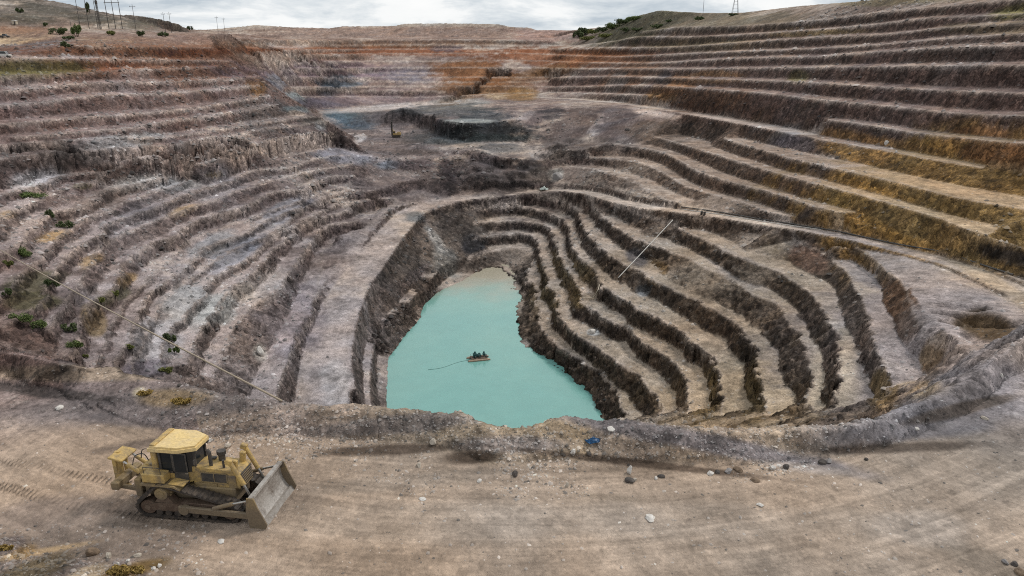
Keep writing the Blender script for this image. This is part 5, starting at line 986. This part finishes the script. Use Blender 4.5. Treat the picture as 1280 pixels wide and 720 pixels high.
BO = [
 (787, 592, 7, 13, 'white', 'upright white rock at the berm foot, right of the blue sheet'), (787, 601, 13, 6, 'dark', 'dark flat rock at the base of the upright white rock'), (794, 600, 5, 4, 'pale', 'small pale stone touching the upright white rock on its right'),
 (888, 593, 9, 5, 'white', 'white rock beside a row of dark rocks at the right berm foot'), (896, 591, 7, 4, 'dark', 'small dark rock just right of the white one at the right berm foot'), (911, 589, 11, 5, 'grey', 'grey slab at the right berm foot, left of two'), (923, 588, 11, 5, 'brown', 'brown slab at the right berm foot, right of the grey slab'),
 (820, 599, 5, 4, 'white', 'small white stone right of the upright white rock'), (826, 597, 9, 4, 'dark', 'dark stone behind the small white stone on the road edge'), (944, 601, 12, 4, 'brown', 'low brown rock on the road below the two slabs'), (709, 609, 5, 7, 'pale', 'pale standing stone on the road below the berm gap'),
 (644, 594, 9, 7, 'dark', 'dark round rock at the end of the brown bank below the gap'), (541, 553, 9, 7, 'pale', 'pale rock on the berm slope left of the gap'), (524, 582, 8, 5, 'pale', 'pale rock at the foot of the dark brown bank'), (717, 566, 8, 6, 'white', 'white rock on the berm below and left of the blue sheet'), (737, 568, 7, 4, 'dark', 'dark stone directly below the blue sheet'),
 (763, 537, 12, 5, 'white', 'flat white rock on the berm crest, right of the gap'), (966, 587, 9, 6, 'white', 'white rock where the right berm begins to curve up'), (983, 586, 9, 6, 'dark', 'dark rock right of the white rock on the curving berm'), (1027, 579, 10, 6, 'dark', 'dark rock at the foot of the curving berm, left of a pair'), (1036, 578, 9, 5, 'grey', 'grey rock at the foot of the curving berm, right of a pair'), (1083, 575, 5, 4, 'dark', 'small dark stone under the curving right berm'),
 (1145, 537, 7, 4, 'white', 'white stone on the grey flank of the right berm'), (1251, 470, 5, 4, 'white', 'white stone high on the right berm near the frame edge'), (1230, 524, 8, 4, 'pale', 'pale rock at the outer foot of the right berm'),
 (117, 692, 14, 11, 'brown', 'large brown rock in the rubble below the bulldozer'), (137, 697, 7, 9, 'pale', 'pale upright rock right of the large brown rock'), (172, 695, 9, 5, 'pale', 'pale flat stone in the rubble, above two white ones'), (160, 704, 6, 5, 'white', 'white stone in the rubble by the brown grass tuft'), (147, 706, 5, 5, 'white', 'small white stone left of the brown grass tuft'), (192, 711, 6, 4, 'white', 'white stone low in the rubble, left of a near twin'), (199, 707, 6, 4, 'white', 'white stone at the right end of the rubble'),
 (261, 552, 9, 6, 'white', 'white rock behind the bulldozer cab at the berm foot'), (285, 558, 9, 5, 'pale', 'pale rock behind the bulldozer hood'), (277, 678, 9, 4, 'white', 'white stone on the road in front of the bulldozer'), (1256, 703, 8, 5, 'grey', 'grey rock at the bottom right corner'), (1268, 706, 9, 5, 'dark', 'dark slab in the bottom right corner'), (1275, 716, 12, 7, 'brown', 'brown rock lowest in the bottom right corner'),
 (224, 482, 6, 4, 'dark', 'black stone on the crest of the left berm'), (326, 443, 9, 13, 'white', 'tall white boulder on a left bench near the ramp'), (74, 511, 9, 5, 'white', 'white stone in the dark foot of the left berm'), (529, 624, 9, 3, 'white', 'flat white stone alone on the open road below the brown bank'), (812, 649, 14, 4, 'white', 'broad flat white stone alone on the lower road'), (950, 632, 9, 3, 'white', 'thin white flake on the road right of centre'),
 (600, 602, 8, 4, 'white', 'white stone in the gravel strip below the berm'), (1109, 181, 5, 5, 'white', 'white rock on a yellow bench of the right wall'), (1120, 191, 4, 3, 'white', 'small white rock on the tread below the yellow bench top'),
 (740, 416, 10, 6, 'white', 'white boulder on a low bench right of the lake'), (697, 224, 13, 9, 'grey', 'pale grey boulder above the white sheet'),
]
for i, b0 in enumerate(BO): boulder(*b0, seed=i+3)

# ------------------------------------------------------------------ shrubs and small trees
def leaf_mat(name, c0, c1):
    m, nt, b = mat(name); g = nt.nodes.new('ShaderNodeNewGeometry'); r = ramp(nt, g.outputs['Random Per Island'], [(0, c0), (1, c1)]); link(nt, r.outputs['Color'], b.inputs['Base Color']); b.inputs['Roughness'].default_value = .7; b.inputs['Specular IOR Level'].default_value = .2; return m
LM = {'green': leaf_mat('leaf_green', (.060, .095, .028), (.16, .205, .068)), 'dark': leaf_mat('leaf_dark', (.045, .066, .028), (.115, .14, .058)), 'olive': leaf_mat('leaf_olive', (.09, .105, .03), (.19, .195, .06)), 'dry': leaf_mat('leaf_dry', (.18, .12, .035), (.36, .25, .08))}
M_bark = paint('bark', (.07, .05, .035), (.13, .1, .08), .5, 4, .9)
def foliage(u, v, wpx, hpx, col, label, cat, seed, name='shrub', group=None, trunk=False, slant=0.0):
    p = hit(u, v); s = project(p)[2]/F; w, h = wpx*s, hpx*s; R = random.Random(seed)
    t = thing(name, label, cat, (p[0], p[1], p[2]-.05), 0, group)
    bm = bmesh.new(); n = int(min(1500, max(260, 26*wpx*hpx/3))); lobes = [(R.uniform(-.38, .38)*w, R.uniform(-.25, .25)*w*.6, R.uniform(.25, .72)*h, R.uniform(.18, .34)) for _ in range(max(5, int(w/h*5)))]
    ls = max(.10, .9*s*1.3)
    for k in range(n):
        lx, ly, lz, lr = R.choice(lobes); d = Vector((R.gauss(0, 1), R.gauss(0, 1), R.gauss(0, 1))).normalized()*R.uniform(.45, 1.08)
        c_ = Vector((lx+d.x*lr*w*.62, ly+d.y*lr*w*.5, lz+d.z*lr*h*1.1)); c_.z += slant*c_.x
        if c_.z < .03: c_.z = R.uniform(.03, .3)*h
        q = Euler((R.uniform(-1.2, 1.2), R.uniform(-1.2, 1.2), R.uniform(0, 6.3))).to_matrix(); L = ls*R.uniform(.6, 1.4)
        vs = [bm.verts.new(c_+q @ Vector(o_)) for o_ in ((-L*.35, -L*.5, 0), (L*.35, -L*.3, .1*L), (L*.25, L*.5, 0), (-L*.3, L*.4, .1*L))]; bm.faces.new(vs)
    mesh_obj('crown' if trunk else 'foliage', bm, LM[col], t)
    st_ = MB()
    if trunk:
        st_.tube([(0, 0, -.2), (.02*h, 0, h*.3), (0, .02*h, h*.7)], [h*.05, h*.035, h*.012], 7)
        for lx, ly, lz, lr in lobes[:5]: st_.tube([(.01*h, 0, h*.28), (lx*.5, ly*.5, (h*.28+lz)*.5+.08*h), (lx, ly, lz)], [h*.022, h*.016, h*.006], 5)
        st_.done('trunk', M_bark, t)
    else:
        for lx, ly, lz, lr in lobes[:7]: st_.tube([(lx*.3, ly*.3, -.1), (lx*.7, ly*.7, lz*.5), (lx, ly, lz)], [.05*h*.5, .035*h*.5, .012*h], 5)
        st_.done('stems', M_bark, t)
    return t
SH = [
 (24, 402, 30, 14, 'green', 'large dark green shrub on the lower left slope, left half of a long clump'), (48, 409, 30, 12, 'green', 'green shrub on the lower left slope, right half of the long clump'), (87, 414, 22, 13, 'dark', 'dark green shrub just right of the long green clump'), (96, 437, 22, 15, 'green', 'round green shrub lowest on the far left slope'),
 (40, 247, 40, 8, 'green', 'low wide green shrub under the white rubble at left'), (82, 284, 22, 10, 'dark', 'dark green shrub on a left bench below the wide low one'), (62, 272, 9, 12, 'dark', 'narrow dark shrub on the slope above the bench shrub'), (28, 320, 24, 13, 'green', 'green shrub crossed by the start of the tan pipe'), (64, 358, 18, 12, 'dark', 'dark shrub in the hollow right of the tan pipe'), (128, 378, 13, 8, 'olive', 'small olive shrub just below the tan pipe'), (143, 368, 12, 8, 'olive', 'small olive shrub just above the tan pipe, left of an orange patch'),
 (211, 428, 18, 12, 'dark', 'dark shrub above the tan pipe among bluish rubble'), (218, 442, 14, 13, 'green', 'green shrub just right of the dark one in bluish rubble'), (208, 465, 18, 8, 'olive', 'flat olive shrub near the berm below the bluish rubble'), (162, 435, 13, 6, 'olive', 'tiny olive shrub on the bench left of bluish rubble'), (107, 447, 9, 6, 'olive', 'tiny shrub above the left berm'), (10, 332, 14, 10, 'olive', 'olive shrub at the left edge below the pipe'),
 (8, 372, 14, 12, 'dark', 'dark shrub at the left edge above the long clump'), (96, 46, 13, 16, 'green', 'green bush in front of the gantries on the left rim'), (72, 43, 24, 9, 'dark', 'long black-green bush at the end of the tan road loop'), (82, 60, 13, 8, 'dark', 'dark bush on the dark bank below the left rim'), (56, 33, 8, 5, 'dark', 'small dark bush on the hillside above the tan road'), (25, 16, 11, 5, 'dark', 'dark scrub high on the left hill'), (112, 16, 10, 12, 'dark', 'bushy dark tree on the left skyline by the poles'),
 (178, 45, 12, 7, 'dark', 'dark bush on the left rim right of the frames'), (140, 44, 13, 6, 'olive', 'olive bush under the three-legged gantry'), (205, 46, 14, 6, 'dark', 'dark bush where the left rim meets the far plateau'), (237, 37, 8, 4, 'dark', 'small bush at the right foot of the left hill'), (85, 50, 16, 5, 'dark', 'low dark bush left of the orange bank'),
]
for i, q in enumerate(SH): foliage(*q, 'shrub' if 'tree' not in q[5] else 'tree', i+40, 'shrub' if 'tree' not in q[5] else 'tree', None, 'tree' in q[5])
TR = [(722, 47, 10, 10, 'dark', 'small dark tree at the left tip of the grassy right rim'), (730, 43, 12, 11, 'dark', 'taller dark tree behind the tip of the right rim'), (742, 43, 11, 8, 'olive', 'olive bush right of the two trees on the right rim'), (752, 40, 12, 8, 'dark', 'dark bush on the slope of the right rim below its crest'), (766, 36, 16, 9, 'green', 'green bush halfway up the right rim slope'), (780, 30, 16, 8, 'dark', 'dark bush high on the right rim slope'), (792, 26, 14, 7, 'green', 'green bush near the crest of the right rim'), (757, 47, 13, 6, 'olive', 'olive bush low on the right rim slope'), (782, 40, 12, 6, 'dark', 'dark bush on the bare slope under the right crest'), (798, 39, 13, 5, 'dark', 'flat dark bush below the grey scar of the right rim'), (822, 35, 11, 6, 'dark', 'dark bush right of the grey scar of the right rim'), (836, 28, 6, 4, 'dark', 'tiny dark bush on the grassy right rim'), (874, 25, 9, 5, 'dark', 'dark bush beneath the lone pole of the right rim'), (916, 20, 8, 4, 'dark', 'small bush at the foot of the right pylon'), (735, 50, 14, 6, 'olive', 'pale olive scrub lowest at the tip of the right rim')]
for i, q in enumerate(TR): q = (q[0], q[1], q[2]*1.5, q[3]*.85, *q[4:]); foliage(*q, 'tree' if 'tree' in q[5] else 'shrub', i+140, 'tree' if 'tree' in q[5] else 'shrub', None, 'tree' in q[5])
for i, q in enumerate([(152, 716, 30, 9, 'dry', 'brown dry grass tuft at the bottom edge below the bulldozer'), (172, 714, 22, 8, 'dry', 'small dry grass tuft right of the brown tuft at the bottom edge'), (8, 686, 16, 7, 'dry', 'dry yellow grass tuft at the lower left edge'), (180, 493, 18, 6, 'dry', 'dry grass on the crest of the left berm'), (226, 503, 24, 7, 'dry', 'dry brown grass on the berm flank behind the bulldozer')]):
    foliage(*q, 'grass tuft', i+240, 'grass_tuft')

# ------------------------------------------------------------------ poles and frames on the rims
def pole(u, vb, vt, label, r=.16, arm=None, name='power_pole'):
    p = hit(u, vb); s = project(p)[2]/F; h = (vb-vt)*s/CP
    t = thing(name, label, 'power pole', tuple(map(float, p)))
    MB().tube([(0, 0, -.5), (0, 0, h)], [r*1.25, r*.8], 8).done('shaft', M_dark, t)
    if arm: MB().box((0, 0, h*arm), (h*.22, .16, .2)).cyl((-h*.1, 0, h*arm), (-h*.1, 0, h*arm+.5), .1, n=6).cyl((h*.1, 0, h*arm), (h*.1, 0, h*arm+.5), .1, n=6).done('crossarm', M_dark, t)
    return t
def frame(us, vb, vt, bar, label, r=.2):
    P = [hit(u, vb) for u in us]; s = project(P[1])[2]/F; h = (vb-vt)*s; c_ = C(P[0])*.5+C(P[-1])*.5
    P = [C([c_[0]+(u-(us[0]+us[-1])/2)*s, c_[1], c_[2]]) for u in us]
    t = thing('transmission_gantry', label, 'power pole', tuple(map(float, c_)))
    for p in P: MB().tube([tuple(p-c_+C([0, 0, -.6])), tuple(p-c_+C([0, 0, h]))], [r*1.2, r*.8], 8).done('leg', M_dark, t)
    for b_h in bar:
        a, b = P[0]-c_, P[-1]-c_; MB().tube([(a[0]-.6, a[1], h*b_h), (b[0]+.6, b[1], h*b_h)], .16, 6).done('crossbeam', M_dark, t)
    ins = MB()
    for p in P: q = p-c_; ins.cyl((q[0], q[1]-.2, h*bar[0]-1.0), (q[0], q[1]-.2, h*bar[0]), .13, n=8)
    ins.done('insulators', M_chrome, t)
frame((136.5, 145, 153.5), 36, -6, (.74, .99), 'three-legged transmission gantry with crossbeam on the left skyline', .20)
frame((101, 112, 123), 36, 2, (.68,), 'transmission gantry with low crossbeam left of the dark lattice mast', .17)
t = thing('lattice_mast', 'dark lattice mast standing between the two transmission gantries', 'mast', base_at(125, 37)); s_ = project(C(hit(125, 37)))[2]/F; hm = 36*s_
ms = MB()
for sx_ in (-.5, .5):
    for sy_ in (-.5, .5): ms.tube([(sx_, sy_, -.5), (sx_*.6, sy_*.6, hm)], .13, 6)
for k in range(int(hm/1.1)): f_ = 1-.4*k*1.1/hm; ms.box((0, -.5*f_, k*1.1), (1.05*f_, .09, .09)).box((0, -.5*f_, k*1.1+.55), (.09, .09, 1.35*f_), (0, .72*(1 if k % 2 else -1), 0)).box((0, .5*f_, k*1.1+.55), (.09, .09, 1.35*f_), (0, -.72*(1 if k % 2 else -1), 0))
ms.done('lattice', M_dark, t); MB().box((0, 0, hm*.86), (1.3, .9, 1.8), bev=.1).done('equipment_box', M_dark, t)
for u, vb, vt, lb in [(207, 40, 18, 'thin pole on the left hill, left of a near pair'), (215, 40, 17, 'thin pole on the left hill, right of a near pair'), (273, 40, 22, 'slim pole above the far plateau, left of two'), (281, 40, 24, 'slim pole above the far plateau, right of two'), (879, 20, -8, 'lone pole on the grassy right rim'), (90, 36, 26, 'short pale post near the green bush'), (171, 40, 9, 'thin pole right of the three-legged frame')]: pole(u, vb, vt, lb, .13, .9 if vb-vt > 15 else None)
t = thing('pylon', 'thin splayed pylon on the right skyline', 'pylon', base_at(919, 19)); s_ = project(C(hit(919, 19)))[2]/F; hp = 30*s_
ms = MB()
for sx_ in (-1, 1):
    for sy_ in (-1, 1): ms.tube([(sx_*4.0*s_*1.0, sy_*1.2, -.5), (sx_*.25, sy_*.25, hp)], .12, 6)
for k in range(1, 7): f_ = 1-k/7.5; ms.tube([(-4*s_*f_, -1.2*f_, hp*k/7.5), (4*s_*f_, -1.2*f_, hp*k/7.5)], .07, 5)
ms.done('lattice', M_dark, t); MB().box((0, 0, hp*.88), (5, .2, .2)).box((0, 0, hp*.74), (6, .2, .2)).done('crossarm', M_dark, t)
sh = thing('shed', 'small pale shed on the orange slope above the tan road loop', 'shed', base_at(19, 31), .1)
MB().box((0, 0, 1.1), (2.6, 2.0, 2.2)).done('wall', M_pipe, sh); MB().prism([(-1.5, 2.2), (1.5, 2.2), (1.5, 2.3), (0, 2.75), (-1.5, 2.3)], -1.15, 1.15).done('roof', M_white, sh); MB().box((.3, -1.01, .95), (.8, .04, 1.8)).done('door', M_dark, sh)

# ------------------------------------------------------------------ loose stones nobody could count
def scatter(name, label_kind, n, weight, size, seed, m):
    R = np.random.default_rng(seed); w = weight.ravel().astype(np.float64); cs = np.cumsum(w); pick = np.searchsorted(cs, R.random(n)*cs[-1]); P = Pw.reshape(-1, 3)[pick]; B = base.reshape(-1, 3)[pick]
    oc = np.array([(1, 0, 0), (0, 1, 0), (-1, 0, 0), (0, -1, 0), (0, 0, 1), (.5, .5, .6), (-.5, .4, .7)], np.float32); tri = [(0, 1, 5), (1, 2, 6), (2, 3, 4), (3, 0, 4), (0, 5, 4), (5, 1, 6), (5, 6, 4), (6, 2, 4)]
    sz = size(R, P, n)[:, None, None]; an = R.random(n)*6.28; ca, sa = np.cos(an), np.sin(an)
    V = oc[None]*(1+.45*(R.random((n, 7, 3))-.5))*sz*np.stack([.7+.7*R.random(n), .6+.6*R.random(n), .5+.5*R.random(n)], -1)[:, None]
    V = np.stack([V[..., 0]*ca[:, None]-V[..., 1]*sa[:, None], V[..., 0]*sa[:, None]+V[..., 1]*ca[:, None], V[..., 2]], -1)+P[:, None, :]
    V = V-np.array([0, 0, .15])*sz; fc = (np.array(tri)[None]+(np.arange(n)*7)[:, None, None]).reshape(-1)
    me = bpy.data.meshes.new(name); me.vertices.add(n*7); me.vertices.foreach_set('co', V.astype(np.float32).ravel()); me.loops.add(len(fc)); me.loops.foreach_set('vertex_index', fc.astype(np.int32)); me.polygons.add(len(fc)//3); me.polygons.foreach_set('loop_start', np.arange(0, len(fc), 3, dtype=np.int32)); me.update()
    k = R.random(n); g_ = np.where(k < .25, .45, np.where(k < .8, 1.05, 1.55))*(0.85+.3*R.random(n)); c_ = np.clip((.6*B+.4*B.mean(1, keepdims=True))*g_[:, None], .02, .6)
    at = me.attributes.new('rock_colour', 'FLOAT_COLOR', 'POINT'); at.data.foreach_set('color', np.repeat(np.concatenate([c_, np.ones((n, 1))], 1), 7, 0).astype(np.float32).ravel())
    o = bpy.data.objects.new(name, me); COL.objects.link(o); me.materials.append(m); o['kind'] = 'stuff'; tag(o, label_kind, 'stones'); return o
M_st, nt, b = mat('loose_stone'); a = nt.nodes.new('ShaderNodeAttribute'); a.attribute_name = 'rock_colour'; link(nt, a.outputs['Color'], b.inputs['Base Color']); b.inputs['Roughness'].default_value = .95
inview = (up > -60) & (up < 1340) & (vp > 0) & (vp < 760)
area = (R0**2)*.001
toeband = np.exp(-((Z-.10)/.16)**2)*(rho < 47.5)*(rho > 42.0)*(R0 < 75)
wn = np.where(inview & (R0 < 75) & (Z > -1), (.06+1.0*bermm+1.7*toeband*sstep(-.1, .6, n2)+.5*(up < 260)*(vp > 655)), 0)*R0**2
scatter('gravel', 'loose gravel and stones along the near berm and road', 9000, wn, lambda R, P, n: .035+.10*R.random(n)**5+.02*R.random(n), 5, M_st)
wf = np.where(inview & (R0 > 55) & (R0 < 420), (.25+.9*sstep(.1, .45, Fm)*(1-sstep(.5, .9, Fm))+.5*(X < -30))*sstep(-.6, .5, n1)*(1-.9*Rd)*(Z > W+.3), 0)*(R0**1.0)
scatter('rubble', 'broken rock scattered over the pit benches', 16000, wf, lambda R, P, n: (np.hypot(P[:, 0], P[:, 1])/150)**.8*(.16+.5*R.random(n)**4), 8, M_st)
# ------------------------------------------------------------------ light, sky, camera
SUN_EL, SUN_AZ = 50, 62                     # azimuth from +Y towards +X, where the sun stands
wd = bpy.data.worlds.new("World"); scene.world = wd; wd.use_nodes = True; nt = wd.node_tree
bg = nt.nodes['Background']; bg.inputs['Strength'].default_value = .055
sk = nt.nodes.new('ShaderNodeTexSky'); sk.sky_type = 'NISHITA'; sk.sun_disc = False; sk.sun_elevation = math.radians(SUN_EL); sk.sun_rotation = math.radians(SUN_AZ)
sk.altitude = 800; sk.dust_density = 2.0
tc = nt.nodes.new('ShaderNodeTexCoord')
mp = nt.nodes.new('ShaderNodeMapping'); mp.inputs['Scale'].default_value = (1.0, 1.0, 5.0); link(nt, tc.outputs['Generated'], mp.inputs[0])
cl = noise(nt, 5.5, 8, .62, mp.outputs[0]); cl.inputs['Distortion'].default_value = .35
cr = ramp(nt, cl.outputs['Fac'], [(.36, (6.6, 7.5, 8.3)), (.47, (9.4, 10.0, 10.4)), (.56, (12, 12.2, 12.2)), (.75, (13, 13, 12.9))])
cv = noise(nt, 1.6, 5, .6, mp.outputs[0])
cm = ramp(nt, cv.outputs['Fac'], [(.30, (.80, .80, .80)), (.45, (1, 1, 1))])
mx = nt.nodes.new('ShaderNodeMix'); mx.data_type = 'RGBA'; link(nt, cm.outputs['Color'], mx.inputs[0]); link(nt, sk.outputs[0], mx.inputs[6]); link(nt, cr.outputs['Color'], mx.inputs[7])
link(nt, mx.outputs[2], bg.inputs['Color'])
sl = bpy.data.lights.new('sun', 'SUN'); sl.energy = 1.5; sl.angle = math.radians(11); sl.color = (1.0, .95, .88)
so = bpy.data.objects.new('sun', sl); COL.objects.link(so); so.location = (60, 60, 150)
a_, e_ = math.radians(SUN_AZ), math.radians(SUN_EL)
so.rotation_euler = Vector((math.sin(a_)*math.cos(e_), math.cos(a_)*math.cos(e_), math.sin(e_))).to_track_quat('Z', 'Y').to_euler()
cd = bpy.data.cameras.new('camera'); cam = bpy.data.objects.new('camera', cd); COL.objects.link(cam)
cd.sensor_width = 36; cd.lens = 24; cd.clip_start = .5; cd.clip_end = 20000
cam.location = (0, 0, CAMZ); cam.rotation_euler = (math.pi/2-PITCH, 0, 0); scene.camera = cam
scene.view_settings.view_transform = 'Standard'; scene.view_settings.look = 'None'; scene.view_settings.exposure = 0.50; scene.view_settings.gamma = 1
scene.cycles.max_bounces = 4; scene.cycles.diffuse_bounces = 2
scene.cycles.use_denoising = False
scene.cycles.filter_width = 1.05
